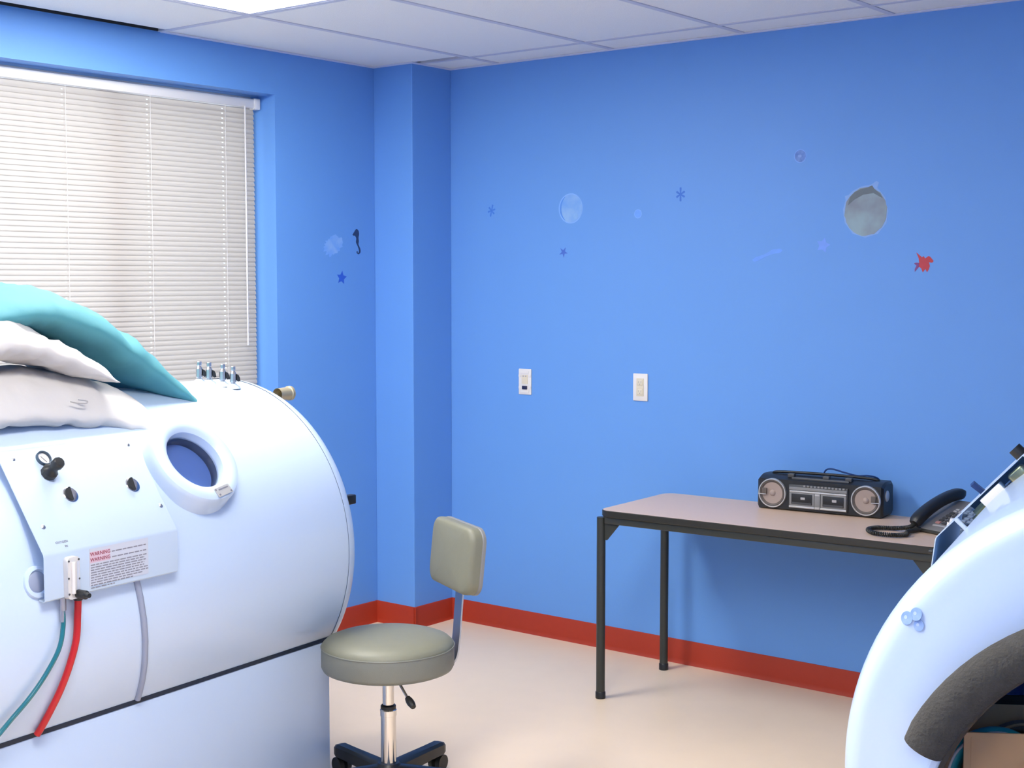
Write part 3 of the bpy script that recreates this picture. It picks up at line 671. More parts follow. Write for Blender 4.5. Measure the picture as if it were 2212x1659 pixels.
# back support: bar and pad
bd = (rgt * 0.90 + fwd * 0.43).normalized()
wd = Vector((0, 0, 1)).cross(bd)                  # width direction of the pad
pts = catmull([bd * 0.05 + Vector((0, 0, zt - 0.094)), bd * 0.17 + Vector((0, 0, zt - 0.093)), bd * 0.212 + Vector((0, 0, zt - 0.078)), bd * 0.226 + Vector((0, 0, zt - 0.02)), bd * 0.236 + Vector((0, 0, zt + 0.10)), bd * 0.250 + Vector((0, 0, zt + 0.24))], 6)
bm = B()
for i in range(len(pts) - 1):
    a, b = pts[i], pts[i + 1]; d = (b - a).normalized(); nn = wd.cross(d)
    ve = [bm.verts.new(p + wd * sx * 0.027 + nn * sy * 0.0025) for p in (a, b) for sx, sy in ((-1, -1), (1, -1), (1, 1), (-1, 1))]
    for k in range(4): bm.faces.new((ve[k], ve[(k + 1) % 4], ve[4 + (k + 1) % 4], ve[4 + k]))
bmesh.ops.remove_doubles(bm, verts=bm.verts[:], dist=0.0006)
obj('back_bar', bm, M['steel'], st, 50)
def pad(h0, h1, wv, hh, r, bev, m, name):
    out = rrect(wv, hh, r, 8); tilt_ = 0.10
    c = bd * 0.236 + Vector((0, 0, zt + 0.245))
    uz = (Vector((0, 0, 1)) * math.cos(tilt_) + bd * math.sin(tilt_)); nn = wd.cross(uz)      # nn points to the outside (along bd)
    if nn.dot(bd) < 0: nn = -nn
    bm = B(); rings = []
    prof_ = [(1, h0), (1, h1 * 0.55 + h0 * 0.45)]
    for a in (20, 40, 60, 80): prof_.append((1 - bev * (1 - math.cos(R(a))), h1 * 0.55 + h0 * 0.45 + (h1 - h0) * 0.45 * math.sin(R(a))))
    prof_ += [(0.80, h1 + (h1 - h0) * 0.03), (0.5, h1 + (h1 - h0) * 0.10), (0.0, h1 + (h1 - h0) * 0.13)]
    for s, h in prof_:
        if s == 0: rings.append([bm.verts.new(c - nn * h)]); continue
        rings.append([bm.verts.new(c - nn * (h + 0.12 * 0) + wd * (p[0] * s) + uz * (p[1] * s) - nn * (-0.30 * (p[0] * s) ** 2)) for p in out])
    for p, q in zip(rings, rings[1:]):
        k = len(p)
        for i in range(k):
            if len(q) == 1: bm.faces.new((p[i], p[(i + 1) % k], q[0]))
            else: bm.faces.new((p[i], p[(i + 1) % k], q[(i + 1) % k], q[i]))
    bm.faces.new(rings[0][::-1])
    return obj(name, bm, m, st, 45)
pad(0.004, 0.040, 0.315, 0.205, 0.045, 0.11, M['vinyl'], 'backrest')
pad(-0.008, 0.004, 0.318, 0.208, 0.046, 0.02, M['greyp'], 'backrest_shell')
# five-star base
a_f = math.atan2(fwd.y, fwd.x)
obj('hub', lathe(B(), [(0.0, 0.045), (0.048, 0.045), (0.045, 0.086), (0.032, 0.102), (0.0, 0.102)], seg=28, closed_ends=False), M['black'], st, 50)
for k in range(5):
    a = a_f + R(40) + k * R(72); d = Vector((math.cos(a), math.sin(a), 0)); s = Vector((-d.y, d.x, 0))
    bm = B()
    secs = [(0.03, 0.026, 0.050, 0.096), (0.10, 0.024, 0.052, 0.095), (0.20, 0.022, 0.054, 0.093), (0.262, 0.023, 0.054, 0.092), (0.280, 0.018, 0.058, 0.087), (0.286, 0.010, 0.063, 0.081)]
    prev = None
    for r_, hw, z0, z1 in secs:
        ring = [bm.verts.new(d * r_ + s * x_ + Vector((0, 0, z_))) for x_, z_ in ((-hw, z0), (hw, z0), (hw, z1 - 0.008), (hw * 0.6, z1), (-hw * 0.6, z1), (-hw, z1 - 0.008))]
        if prev:
            for i in range(6): bm.faces.new((prev[i], prev[(i + 1) % 6], ring[(i + 1) % 6], ring[i]))
        else: bm.faces.new(ring[::-1])
        prev = ring
    bm.faces.new(prev)
    lg = obj('leg', bm, M['black'], st, 40)
    c = d * 0.262
    bm = rod(B(), c + s * 0.006 + Vector((0, 0, 0.026)), c + s * 0.022 + Vector((0, 0, 0.026)), 0.0255, seg=20); rod(bm, c - s * 0.022 + Vector((0, 0, 0.026)), c - s * 0.006 + Vector((0, 0, 0.026)), 0.0255, seg=20)
    rod(bm, c + Vector((0, 0, 0.026)), c + Vector((0, 0, 0.058)), 0.006, seg=10); rod(bm, c - s * 0.02 + Vector((0, 0, 0.026)), c + s * 0.02 + Vector((0, 0, 0.026)), 0.005, seg=10)
    obj('caster', bm, M['black'], lg)

# ------------------------------------------------------------------ table
TZ = 0.72
tb = thing('work_table', 'narrow taupe laminate table with black edge and legs, against the back wall', 'table', (2.130, -0.333, 0), R(2.8))
tw, td = 1.30, 0.525
bm = prism(B(), rrect(tw - 0.006, td - 0.006, 0.045, 8), (0, 0, TZ - 0.004), (1, 0, 0), (0, 1, 0), 0.004); obj('table_top', bm, M['laminate'], tb, 30)
t_ = B()
out, inn_ = rrect(tw, td, 0.048, 10), rrect(tw - 0.0065, td - 0.0065, 0.045, 10)
prof = [(inn_, TZ - 0.0005), (out, TZ - 0.003), (out, TZ - 0.022), (inn_, TZ - 0.026)]
rings = [[t_.verts.new((p[0], p[1], z)) for p in o_] for o_, z in prof]
for p, q in zip(rings, rings[1:]):
    for i in range(len(p)): t_.faces.new((p[i], p[(i + 1) % len(p)], q[(i + 1) % len(p)], q[i]))
t_.faces.new(rings[-1][::-1]); obj('edge_band', t_, M['blackm'], tb, 30)
hx, hy = tw / 2 - 0.024, td / 2 - 0.022
bm = B()
box(bm, (-hx, -hy - 0.012, TZ - 0.052), (hx, -hy + 0.012, TZ - 0.026), bevel=0.003); box(bm, (-hx, hy - 0.012, TZ - 0.052), (hx, hy + 0.012, TZ - 0.026), bevel=0.003)
box(bm, (-hx - 0.012, -hy, TZ - 0.052), (-hx + 0.012, hy, TZ - 0.026), bevel=0.003); box(bm, (hx - 0.012, -hy, TZ - 0.052), (hx + 0.012, hy, TZ - 0.026), bevel=0.003)
obj('apron', bm, M['legm'], tb, 30)
for sx in (-1, 1):
    for sy in (-1, 1):
        x_, y_ = sx * hx - (0.020 if sx < 0 else 0), sy * hy
        lg = obj('leg', lathe(B(), [(0.0, 0.004), (0.0165, 0.004), (0.0165, TZ - 0.030), (0.0, TZ - 0.030)], (x_, y_, 0), (0, 0, 1), 24, closed_ends=False), M['legm'], tb, 40)
        obj('foot_cap', lathe(B(), [(0.0, 0), (0.0185, 0), (0.0190, 0.003), (0.0190, 0.024), (0.0170, 0.027), (0.0, 0.027)], (x_, y_, 0), (0, 0, 1), 24, closed_ends=False), M['black'], lg, 40)
        obj('gusset', prism(B(), [(0, 0), (0.075, 0), (0.070, -0.020), (0.015, -0.085), (0, -0.085)], (x_ + sx * -0.012, y_ + 0.0015, TZ - 0.030), (-sx, 0, 0), (0, 0, 1), 0.004 * -sx), M['legm'], lg, 0)

# ------------------------------------------------------------------ boombox
bx = thing('boombox', 'black twin cassette radio with two round speakers, on the table', 'radio', (2.177, -0.194, TZ), R(5.8))
Wd, Hh, Dp = 0.480, 0.128, 0.125
# local: x right, y back, z up, front at y = 0
bm = B()
prof = [(0, 0.006), (0.004, 0.002), (0.115, 0.002), (0.125, 0.012), (0.122, 0.115), (0.112, 0.126), (0.045, Hh), (0.022, 0.122), (0.002, 0.114)]
secx = [(-Wd / 2, 0.86), (-Wd / 2 + 0.008, 1.0), (Wd / 2 - 0.008, 1.0), (Wd / 2, 0.86)]
rings = []
for x_, s_ in secx: rings.append([bm.verts.new((x_, 0.062 + (p[0] - 0.062) * s_, 0.064 + (p[1] - 0.064) * s_)) for p in prof])
for p, q in zip(rings, rings[1:]):
    for i in range(len(p)): bm.faces.new((p[i], p[(i + 1) % len(p)], q[(i + 1) % len(p)], q[i]))
bm.faces.new(rings[0][::-1]); bm.faces.new(rings[-1])
obj('casing', bm, M['black'], bx, 30)
for sx in (-1, 1):
    c = Vector((sx * 0.178, 0.001, 0.062))
    sp = obj('speaker', lathe(B(), [(0.0545, -0.004), (0.0545, 0.006), (0.053, 0.0085), (0.0500, 0.0085), (0.0490, 0.005)], c, (0, -1, 0), 48, closed_ends=False), M['silver'], bx, 50)
    obj('surround', lathe(B(), [(0.0490, 0.005), (0.046, 0.007), (0.040, 0.003)], c, (0, -1, 0), 48, closed_ends=False), M['conerim'], sp, 60)
    obj('cone', lathe(B(), [(0.040, 0.0035), (0.012, 0.0015)], c, (0, -1, 0), 40, closed_ends=False), M['cone'], sp, 60)
    obj('dust_cap', lathe(B(), [(0.012, 0.0015), (0.009, 0.006), (0.0, 0.0085)], c, (0, -1, 0), 24, closed_ends=False), M['cone'], sp, 80)
    bm = box(B(), (c.x + sx * 0.030 - 0.009, -0.0105, 0.058), (c.x + sx * 0.030 + 0.009, -0.004, 0.080), bevel=0.001); obj('clip', bm, M['conerim'], sp)
    bm = box(B(), (c.x + sx * 0.038 - 0.015, -0.0112, 0.0555), (c.x + sx * 0.038 + 0.015, -0.005, 0.0585)); obj('bar', bm, M['silver'], sp, 0)
    obj('side_knob', lathe(B(), [(0.020, 0), (0.020, 0.004), (0.017, 0.006), (0.0, 0.006)], (sx * (Wd / 2 - 0.002), 0.045, 0.078), (sx, 0, 0), 28, closed_ends=False), M['silver'], bx)
dk = obj('deck_panel', box(B(), (-0.112, -0.007, 0.012), (0.112, 0.004, 0.100), bevel=0.002), M['dgrey'], bx)
obj('top_strip', box(B(), (-0.110, -0.0095, 0.081), (0.110, -0.006, 0.092), bevel=0.001), M['greyp'], dk)
obj('silver_strip', box(B(), (-0.108, -0.0100, 0.073), (0.108, -0.006, 0.079), bevel=0.001), M['silver'], dk)
for i in range(12): obj('key', box(B(), (-0.055 + i * 0.0135, -0.010, 0.0935), (-0.046 + i * 0.0135, -0.002, 0.1005), bevel=0.001), M['greyp'], dk)
for sx in (-1, 1):
    x0 = sx * 0.060
    dr = obj('cassette_door', box(B(), (x0 - 0.048, -0.0105, 0.022), (x0 + 0.048, -0.006, 0.072), bevel=0.002), M['greyp'], dk)
    obj('door_window', box(B(), (x0 - 0.040, -0.0118, 0.029), (x0 + 0.040, -0.0095, 0.068), bevel=0.001), M['black'], dk)
    obj('reel_window', box(B(), (x0 - 0.004, -0.0128, 0.047), (x0 + 0.013, -0.0112, 0.056), bevel=0.001), M['phonelight'], dk)
    obj('door_lip', box(B(), (x0 - 0.037, -0.0128, 0.029), (x0 + 0.037, -0.0112, 0.037)), M['dgrey'], dk, 0)
    obj('bottom_strip', box(B(), (x0 - 0.049, -0.0125, 0.016), (x0 + 0.049, -0.006, 0.0225), bevel=0.001), M['silver'], dk)
obj('center_column', box(B(), (-0.011, -0.0115, 0.014), (0.011, -0.006, 0.074), bevel=0.0015), M['greyp'], dk)
for z0, z1 in ((0.016, 0.024), (0.064, 0.071)): obj('center_button', box(B(), (-0.0095, -0.0135, z0), (0.0095, -0.010, z1), bevel=0.001), M['phonelight'], dk)
ha = obj('handle', tube(B(), catmull([(-0.20, 0.075, 0.118), (-0.195, 0.062, 0.132), (-0.12, 0.058, 0.137), (0.0, 0.058, 0.138), (0.12, 0.058, 0.137), (0.195, 0.062, 0.132), (0.20, 0.075, 0.118)], 6), 0.0055, 10), M['black'], bx)
for x_ in (-0.115, 0.02, 0.105): obj('top_switch', box(B(), (x_ - 0.012, 0.018, 0.122), (x_ + 0.012, 0.040, 0.136), bevel=0.002), M['dgrey'], bx)
obj('tuning_dial', box(B(), (-0.11, 0.012, 0.113), (0.11, 0.034, 0.125), bevel=0.003), M['dgrey'], bx)
obj('power_cord', tube(B(), catmull([(-0.02, 0.10, 0.118), (-0.01, 0.098, 0.147), (0.02, 0.085, 0.156), (0.07, 0.075, 0.148), (0.12, 0.072, 0.140), (0.16, 0.078, 0.142), (0.19, 0.10, 0.130), (0.196, 0.125, 0.09), (0.200, 0.14, 0.02)], 8), 0.0032, 8), M['darkblue'], bx)

# ------------------------------------------------------------------ desk phone
ph = thing('desk_phone', 'grey push-button desk telephone with black handset, on the table', 'telephone', (2.590, -0.318, TZ), R(-20))
pw, pd = 0.205, 0.215
bm = B(); prof = [(0.0, 0.004), (0.0, 0.016), (0.030, 0.030), (0.190, 0.088), (0.208, 0.090), (0.215, 0.080), (0.215, 0.004)]
def hexprof(bm, prof, x0, x1):
    a = [bm.verts.new((x0, p[0], p[1])) for p in prof]; b = [bm.verts.new((x1, p[0], p[1])) for p in prof]
    for i in range(len(prof)): bm.faces.new((a[i], a[(i + 1) % len(prof)], b[(i + 1) % len(prof)], b[i]))
    bm.faces.new(a[::-1]); bm.faces.new(b)
hexprof(bm, prof, 0.0, pw)
body = obj('body', bm, M['phoneg'], ph, 30)
bm = B(); hexprof(bm, [(0.004, 0.0), (-0.002, 0.006), (0.0, 0.014), (0.21, 0.012), (0.21, 0.0)], -0.002, pw + 0.002); obj('plinth', bm, M['blackm'], ph, 30)
sl = math.atan2(0.058, 0.160)
KM = Matrix.Translation((0, 0.030, 0.030)) @ Matrix.Rotation(sl, 4, 'X')
def onface(name, x0, y0, x1, y1, h, m): return obj(name, box(B(), (x0, y0, -0.001), (x1, y1, h), KM, 0.0012), m, ph)
for r_ in range(5):
    for c_ in range(5):
        m = M['pinkkey'] if (r_ == 0 and c_ == 0) else (M['phonekey'] if (c_ < 3 or r_ < 2) else M['phonelight'])
        onface('key', 0.066 + c_ * 0.026, 0.006 + r_ * 0.018, 0.084 + c_ * 0.026, 0.017 + r_ * 0.018, 0.0045, m)
for r_ in range(2):
    for c_ in range(6): onface('memory_key', 0.066 + c_ * 0.022, 0.098 + r_ * 0.013, 0.081 + c_ * 0.022, 0.106 + r_ * 0.013, 0.003, M['phonelight'])
onface('display', 0.118, 0.128, 0.190, 0.155, 0.002, M['lcd'])
onface('label_strip', 0.066, -0.010, 0.190, -0.002, 0.0012, M['phonelight'])
hp = [(0.026, -0.026, 0.034), (0.026, 0.000, 0.054), (0.026, 0.045, 0.078), (0.026, 0.095, 0.098), (0.026, 0.145, 0.112), (0.026, 0.185, 0.119), (0.026, 0.214, 0.120)]
cl = catmull(hp, 8); bm = B(); n = len(cl); prev = None
for i, p in enumerate(cl):
    u = i / (n - 1); tgd = (cl[min(i + 1, n - 1)] - cl[max(i - 1, 0)]).normalized(); nz = Vector((1, 0, 0)).cross(tgd) * 1
    e = max(0.0, 1 - abs(2 * u - 1) ** 6) ** 0.5 if 0 < i < n - 1 else 0.35
    hw = 0.023 * (0.85 + 0.15 * abs(2 * u - 1)) * (0.55 + 0.45 * e); dn = (0.024 + 0.008 * (abs(2 * u - 1) ** 3)) * (0.45 + 0.55 * e); upw = 0.015 * (0.3 + 0.7 * e)
    ring = []
    for k in range(14):
        a = 2 * PI * k / 14; cx_, sz_ = math.cos(a), math.sin(a)
        cx_ = math.copysign(abs(cx_) ** 0.7, cx_); sz_ = math.copysign(abs(sz_) ** 0.7, sz_)
        ring.append(bm.verts.new(p + Vector((1, 0, 0)) * cx_ * hw + nz * (sz_ * (upw if sz_ > 0 else dn))))
    if prev:
        for k in range(14): bm.faces.new((prev[k], prev[(k + 1) % 14], ring[(k + 1) % 14], ring[k]))
    else: bm.faces.new(ring[::-1])
    prev = ring
bm.faces.new(prev)
hs = obj('handset', bm, M['black'], ph, 50)
# coiled cord: a helix wound along a loop on the table
loop = catmull([(0.026, -0.018, 0.030), (0.018, -0.040, 0.018), (-0.030, -0.060, 0.0095), (-0.068, -0.100, 0.0095), (-0.060, -0.150, 0.0095), (0.000, -0.185, 0.0095), (0.062, -0.160, 0.0095), (0.075, -0.115, 0.0095), (0.045, -0.075, 0.0095), (0.035, -0.030, 0.0095), (0.030, 0.000, 0.010)], 26)
hel = []; px_ = None; n = len(loop)
for i, p in enumerate(loop):
    d = (loop[min(i + 1, n - 1)] - loop[max(i - 1, 0)]).normalized()
    x = frame_of(d)[0] if px_ is None else (px_ - d * px_.dot(d)).normalized(); px_ = x; y = d.cross(x)
    for q in range(5):
        f = q / 5; pp = p.lerp(loop[min(i + 1, n - 1)], f); a = 2 * PI * (i + f) * 0.42
        hel.append(pp + (math.cos(a) * x + math.sin(a) * y) * 0.0056)
cdm = tube(B(), hel, 0.0026, 5)
obj('coiled_cord', cdm, M['blackm'], hs, 60)

# ------------------------------------------------------------------ box and tubing inside the right chamber
bx_ = thing('cardboard_box', 'open cardboard box standing inside the chamber with the foam ring', 'box', (3.584, -2.480, ZC - 0.255), R(33))
bw, bdp, bh = 0.250, 0.150, 0.298
obj('front_panel', box(B(), (0, 0, 0), (bw, 0.004, bh)), M['card'], bx_, 0)
obj('crease', box(B(), (0.012, -0.0006, 0.0), (0.0135, 0.0, bh * 0.97)), M['card'], bx_, 0)
bk = obj('back_panel', box(B(), (0.010, bdp - 0.004, 0), (bw, bdp, bh + 0.014)), M['card'], bx_, 0)
obj('dark_strip', box(B(), (0.008, bdp - 0.007, bh + 0.010), (bw, bdp + 0.001, bh + 0.026)), M['blackstrip'], bk, 0)
obj('side_panel', box(B(), (bw - 0.004, 0.004, 0), (bw, bdp - 0.004, bh)), M['card'], bx_, 0)
obj('bottom_panel', box(B(), (0.0, 0.004, 0), (bw - 0.004, bdp - 0.004, 0.004)), M['card'], bx_, 0)
def coil(name, label, m, rim, c, r, tr, seed):
    t = thing(name, label, 'tubing', (0, 0, 0)); t.matrix_world = Matrix.Translation((3.584, -2.480, ZC - 0.255)) @ Matrix.Rotation(R(33), 4, 'Z') @ Matrix.Translation(c)
    for q in range(3):
        obj('coil_turn', tube(B(), [Vector(((r - 0.006 * q) * math.cos(2 * PI * i / 48), 0.011 * (q - 1), (r - 0.006 * q) * math.sin(2 * PI * i / 48))) for i in range(48)], tr, 10, closed=True), m, t, 60)
    obj('rim_turn', tube(B(), [Vector(((r + 0.005) * math.cos(2 * PI * i / 48), -0.022, (r + 0.005) * math.sin(2 * PI * i / 48))) for i in range(48)], 0.0028, 8, closed=True), rim, t, 60)
    return t
coil('tubing_coil', 'coil of teal tubing with a white rim in the cardboard box', M['tealtube'], M['linen'], Vector((0.064, 0.050, 0.205)), 0.080, 0.013, 1)
coil('tubing_coil', 'coil of brown tubing behind the teal coil in the box', M['conerim'], M['tan'], Vector((0.130, 0.105, 0.203)), 0.082, 0.010, 2)

# ------------------------------------------------------------------ wall plates
def plate(name, label, cat, x, z):
    t = thing(name, label, cat, (x, 0, z)); return t
t = plate('power_outlet', 'ivory duplex outlet plate on the back wall above the table', 'outlet', 1.273, 1.130)
obj('cover_plate', box(B(), (-0.036, -0.006, -0.057), (0.036, 0, 0.057), bevel=0.003), M['ivory2'], t)
obj('insert', box(B(), (-0.018, -0.008, -0.037), (0.018, -0.004, 0.037), bevel=0.001), M['ivory'], t)
for dz in (-0.018, 0.020):
    s = obj('socket', box(B(), (-0.013, -0.0095, dz - 0.013), (0.013, -0.007, dz + 0.013), bevel=0.002), M['ivory'], t)
    bm = box(B(), (-0.007, -0.0100, dz - 0.002), (-0.005, -0.0090, dz + 0.006)); box(bm, (0.005, -0.0100, dz - 0.002), (0.007, -0.0090, dz + 0.006)); prism(bm, circle2(0.0022, 8, 0, dz - 0.007), (0, -0.0090, 0), (1, 0, 0), (0, 0, 1), 0.001)
    obj('slots', bm, M['inkl'], s, 0)
t = plate('data_outlet', 'pale wall plate with a navy data jack, left of the duplex outlet', 'outlet', 0.666, 1.126)
obj('cover_plate', box(B(), (-0.035, -0.006, -0.057), (0.035, 0, 0.057), bevel=0.003), M['ivory2'], t)
obj('insert', box(B(), (-0.017, -0.008, -0.010), (0.017, -0.004, 0.030), bevel=0.001), M['ivory'], t)
obj('data_jack', box(B(), (-0.014, -0.010, -0.034), (0.014, -0.005, -0.018), bevel=0.002), M['navyp'], t)
bm = box(B(), (-0.010, -0.0090, 0.022), (-0.004, -0.0075, 0.028)); box(bm, (0.004, -0.0090, 0.022), (0.010, -0.0075, 0.028)); obj('jack_pins', bm, M['inkl'], t, 0)
for dz, hh in ((0.041, 0.007), (-0.044, 0.006)): obj('label_window', box(B(), (-0.022, -0.0085, dz - hh), (0.022, -0.005, dz + hh), bevel=0.002), M['ivory2'], t)
for sx, dz in ((-1, 0.026), (1, 0.026), (-1, -0.026), (1, -0.026)): obj('corner_tab', box(B(), (sx * 0.027 - 0.007, -0.0080, dz - 0.006), (sx * 0.027 + 0.007, -0.005, dz + 0.006), bevel=0.002), M['ivory2'], t)

# ------------------------------------------------------------------ wall stickers (thin vinyl)
def smat(name, col): 
    if name not in M: M[name] = mat(name, col, 0.5, noise_amt=0.10, noise_scale=40)
    return M[name]
def bubble_mat(name, cdark, clight, scale):
    m = bpy.data.materials.new(name); m.use_nodes = True; nt = m.node_tree; b = nt.nodes['Principled BSDF']; b.inputs['Roughness'].default_value = 0.45
    tc = nt.nodes.new('ShaderNodeTexCoord'); ns = nt.nodes.new('ShaderNodeTexNoise'); ns.inputs['Scale'].default_value = scale; ns.inputs['Detail'].default_value = 3
    rp = nt.nodes.new('ShaderNodeValToRGB'); rp.color_ramp.elements[0].color = (*cdark, 1); rp.color_ramp.elements[1].color = (*clight, 1)
    rp.color_ramp.elements[0].position = 0.35; rp.color_ramp.elements[1].position = 0.65
    nt.links.new(tc.outputs['Object'], ns.inputs['Vector']); nt.links.new(ns.outputs['Fac'], rp.inputs['Fac']); nt.links.new(rp.outputs['Color'], b.inputs['Base Color'])
    return m
def sticker(name, label, cat, pos, wall, layers, group=None):
    """layers: list of (part name, outline, material, lift)"""
    t = thing(name, label, cat, pos, 0, group)
    ux, uy = ((1, 0, 0), (0, 0, 1)) if wall == 'back' else ((0, 1, 0), (0, 0, 1))
    for pn, out, m, lift in layers:
        nrm = Vector(ux).cross(Vector(uy))
        obj(pn, prism(B(), out, nrm * lift, ux, uy, 0.0006), m, t, 0)
    return t
def star(r0, r1, n=5, rot=90, squash=1):
    return [((r0 if i % 2 == 0 else r1) * math.cos(R(rot + 180 * i / n)), squash * (r0 if i % 2 == 0 else r1) * math.sin(R(rot + 180 * i / n))) for i in range(2 * n)]
def flower(r, n=6, rot=80):
    out = []
    for i in range(n):
        a = R(rot + 360 * i / n); k = 1.0 if i % 3 == 0 else 0.8
        d, s = (math.cos(a), math.sin(a)), (-math.sin(a), math.cos(a))
        for f, wv in ((0.22, -0.10), (0.55, -0.13), (0.9, -0.15), (1.0, 0.0), (0.9, 0.15), (0.55, 0.13), (0.22, 0.10)):
            out.append((r * k * f * d[0] + r * wv * s[0], r * k * f * d[1] + r * wv * s[1]))
    return out
def rough_blob(rx, ry, seed, amp=0.15, n=40, rot=0):
    rn = random.Random(seed); out = []
    for i in range(n):
        a = 2 * PI * i / n; k = 1 + amp * (rn.random() - 0.5) * 2
        x_, y_ = rx * k * math.cos(a), ry * k * math.sin(a)
        out.append((x_ * math.cos(rot) - y_ * math.sin(rot), x_ * math.sin(rot) + y_ * math.cos(rot)))
    return out
B1, B2, PAL, PAL2 = smat('sticker_blue', (0.035, 0.165, 0.62)), smat('sticker_mid_blue', (0.05, 0.20, 0.66)), smat('sticker_pale_blue', (0.21, 0.41, 0.84)), smat('sticker_faint_blue', (0.145, 0.345, 0.86))
sticker('flower_sticker', 'dark blue splash sticker, left of the round bubble sticker', 'sticker', (0.473, 0, 1.883), 'back', [('cutout', flower(0.028, 6, 75), B2, 0)])
sticker('flower_sticker', 'dark blue splash sticker right of the round bubble, higher on the back wall', 'sticker', (1.457, 0, 1.918), 'back', [('cutout', flower(0.029, 6, 90), B1, 0)])
sticker('star_sticker', 'small purple-blue five-pointed star on the back wall', 'sticker', (0.872, 0, 1.693), 'back', [('cutout', star(0.024, 0.009, 5, 60), smat('sticker_violet', (0.055, 0.14, 0.56)), 0)])
sticker('star_sticker', 'faint pale star sticker below the grey stone sticker', 'sticker', (2.085, 0, 1.704), 'back', [('cutout', star(0.029, 0.016, 5, 75), smat('sticker_faint_lilac', (0.165, 0.335, 0.85)), 0)])
sticker('star_sticker', 'dark blue starfish sticker on the window wall', 'sticker', (0, -0.471, 1.584), 'left', [('cutout', star(0.031, 0.0155, 5, 82), smat('sticker_deep_blue', (0.025, 0.11, 0.60)), 0)])
bub = bubble_mat('bubble_print', (0.16, 0.37, 0.80), (0.27, 0.48, 0.80), 14)
t = sticker('bubble_sticker', 'large pale oval bubble sticker on the back wall', 'sticker', (0.910, 0, 1.879), 'back', [('rim', circle2(0.063, 40, 0, 0, 0.064), smat('sticker_rim', (0.25, 0.48, 0.88)), 0), ('disc', circle2(0.059, 40, 0.001, 0, 0.060), bub, 0.0006), ('crescent', [(-0.0575 * math.cos(R(a)), 0.0585 * math.sin(R(a))) for a in range(-62, 66, 8)] + [(-0.047 * math.cos(R(a)) - 0.002, 0.0585 * math.sin(R(a))) for a in range(58, -60, -8)], smat('sticker_crescent', (0.09, 0.28, 0.75)), 0.0012), ('small_bubble', circle2(0.012, 20, 0.026, -0.034), smat('sticker_small_bubble', (0.24, 0.46, 0.80)), 0.0012)])
sticker('bubble_sticker', 'faint ring bubble sticker to the right of the large oval bubble', 'sticker', (1.253, 0, 1.846), 'back', [('rim', circle2(0.0185, 28), smat('sticker_ring', (0.20, 0.42, 0.88)), 0), ('disc', circle2(0.0155, 28), smat('sticker_ring_fill', (0.145, 0.36, 0.87)), 0.0006)])
sticker('bubble_sticker', 'dark blue round bubble sticker, highest on the back wall', 'sticker', (1.985, 0, 2.042), 'back', [('rim', circle2(0.0255, 32), smat('sticker_rim2', (0.20, 0.40, 0.86)), 0), ('disc', circle2(0.0225, 32), bubble_mat('bubble_print_dark', (0.05, 0.15, 0.50), (0.14, 0.28, 0.66), 50), 0.0006), ('glint', rough_blob(0.0085, 0.0065, 4, 0.2, 14), smat('sticker_glint', (0.20, 0.34, 0.72)), 0.0012)])
gm = bubble_mat('stone_print', (0.20, 0.22, 0.26), (0.27, 0.38, 0.42), 9)
sticker('stone_sticker', 'grey round stone sticker with a ragged top on the back wall', 'sticker', (2.253, 0, 1.825), 'back', [
    ('backing', [(-0.083, 0.060), (-0.070, 0.062), (-0.052, 0.078), (-0.02, 0.092), (0.02, 0.098), (0.040, 0.110), (0.050, 0.104), (0.044, 0.085), (0.075, 0.05), (0.088, 0.0), (0.082, -0.045), (0.05, -0.082), (0.0, -0.096), (-0.05, -0.08), (-0.082, -0.04), (-0.090, 0.01), (-0.080, 0.045)], smat('sticker_halo', (0.22, 0.40, 0.76)), 0),
    ('stone', [p for p in rough_blob(0.083, 0.089, 8, 0.02, 44)], gm, 0.0006),
    ('dark_band', [(-0.062, 0.055), (-0.045, 0.072), (-0.02, 0.083), (0.0, 0.086), (0.024, 0.094), (0.034, 0.080), (0.055, 0.064), (0.066, 0.046), (0.03, 0.066), (-0.01, 0.062), (-0.045, 0.045), (-0.070, 0.025)], smat('sticker_stone_dark', (0.12, 0.15, 0.17)), 0.0012)])  # top layer is a printed dark band
sticker('fish_shape_sticker', 'small plain red fish sticker at the right of the back wall', 'sticker', (2.480, 0, 1.635), 'back', [
    ('body', [(-0.030, 0.038), (-0.008, 0.020), (-0.002, 0.024), (0.004, 0.016), (0.016, 0.024), (0.022, 0.022), (0.036, 0.006), (0.030, 0.000), (0.018, 0.002), (0.022, -0.012), (0.018, -0.024), (0.012, -0.034), (0.006, -0.022), (-0.004, -0.034), (-0.010, -0.020), (-0.018, -0.014), (-0.034, -0.032), (-0.034, -0.022), (-0.028, -0.010), (-0.037, -0.002), (-0.030, 0.001), (-0.018, 0.000), (-0.020, 0.016)], smat('sticker_red', (0.50, 0.035, 0.05)), 0),
    ('tail_fin', [(-0.0185, -0.0135), (-0.0335, -0.0315), (-0.0335, -0.0222), (-0.0277, -0.0102), (-0.0365, -0.0022), (-0.0298, 0.0007), (-0.0185, -0.0003)], smat('sticker_plum', (0.20, 0.05, 0.22)), 0.0006)])
sticker('wisp_sticker', 'barely visible pale streak sticker low on the back wall', 'sticker', (1.856, 0, 1.672), 'back', [('cutout', [(-0.070, -0.020), (-0.055, -0.010), (-0.020, 0.000), (0.0, 0.010), (0.02, 0.020), (0.05, 0.022), (0.06, 0.014), (0.05, 0.006), (0.02, 0.002), (-0.01, -0.008), (-0.045, -0.024), (-0.062, -0.028)], PAL2, 0)])
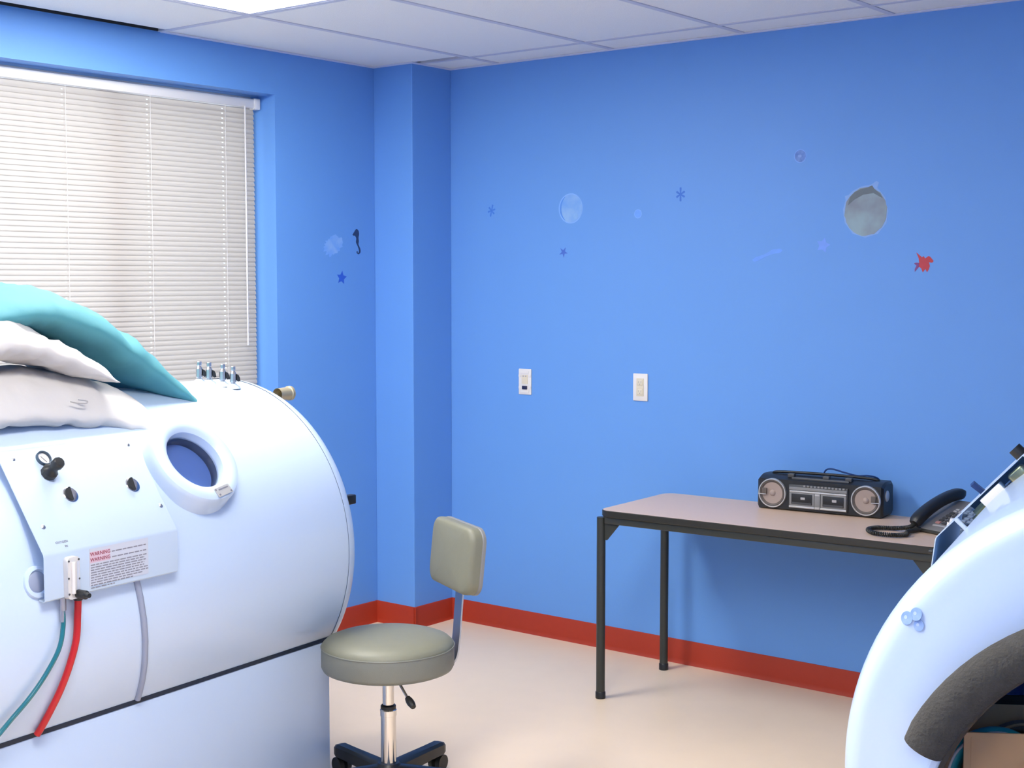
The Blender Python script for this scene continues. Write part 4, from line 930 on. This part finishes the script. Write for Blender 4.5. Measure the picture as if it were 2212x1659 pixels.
sticker('coral_sticker', 'pale ragged patch sticker on the window wall beside a seahorse', 'sticker', (0, -0.520, 1.726), 'left', [('cutout', rough_blob(0.060, 0.040, 12, 0.16, 44, R(25)), bubble_mat('coral_print', (0.16, 0.37, 0.84), (0.25, 0.46, 0.84), 22), 0)])
sh = catmull([(-0.026, 0.030, 0), (-0.014, 0.044, 0), (-0.002, 0.056, 0), (0.012, 0.050, 0), (0.016, 0.034, 0), (0.012, 0.018, 0), (0.014, 0.002, 0), (0.012, -0.012, 0), (0.022, -0.030, 0), (0.024, -0.046, 0), (0.012, -0.056, 0), (0.000, -0.050, 0), (0.001, -0.042, 0), (0.006, -0.043, 0), (0.007, -0.049, 0), (0.013, -0.047, 0), (0.014, -0.036, 0), (0.004, -0.016, 0), (-0.004, -0.002, 0), (-0.002, 0.014, 0), (-0.010, 0.026, 0), (-0.018, 0.026, 0)], 4)
sticker('seahorse_sticker', 'small dark seahorse sticker on the window wall', 'sticker', (0, -0.376, 1.745), 'left', [('cutout', [(p.x, p.y) for p in sh], smat('sticker_navy', (0.02, 0.045, 0.13)), 0)])
# three bubbles on the foam-ring chamber's lid
RMx = Matrix.Translation((3.945, -2.555, 0)) @ Matrix.Rotation(PI + 0.223, 4, 'Z')
for pos, nr_, r_, lab in (((0.4121, -0.0028, 1.0034), (0.323, 0.924, 0.205), 0.0108, 'pale blue bubble sticker on the chamber lid, leftmost of three'),
                          ((0.3965, 0.0004, 1.0121), (0.313, 0.924, 0.22), 0.0106, 'pale blue bubble sticker on the chamber lid, topmost of three'),
                          ((0.3916, 0.0026, 0.9941), (0.186, 0.974, 0.131), 0.0090, 'pale blue bubble sticker on the chamber lid, lowest and smallest of three')):
    n_ = (RMx.to_3x3() @ Vector(nr_)).normalized(); p_ = RMx @ Vector(pos)
    uz_ = (Vector((0, 0, 1)) - n_ * n_.z).normalized(); ux_ = uz_.cross(n_)
    t = thing('bubble_sticker', lab, 'sticker', (0, 0, 0), 0, 'bubble stickers on the chamber lid')
    t.matrix_world = Matrix.Translation(p_)
    obj('disc', prism(B(), circle2(r_, 24, 0, 0, r_ * 1.06), n_ * 0.0014, ux_, uz_, 0.0006), bubble_mat('lid_bubble_print', (0.20, 0.33, 0.66), (0.34, 0.48, 0.76), 45), t, 0)
    obj('glint', prism(B(), circle2(r_ * 0.30, 14, r_ * -0.18, r_ * 0.10), n_ * 0.0020, ux_, uz_, 0.0004), smat('lid_bubble_glint', (0.46, 0.58, 0.80)), t, 0)
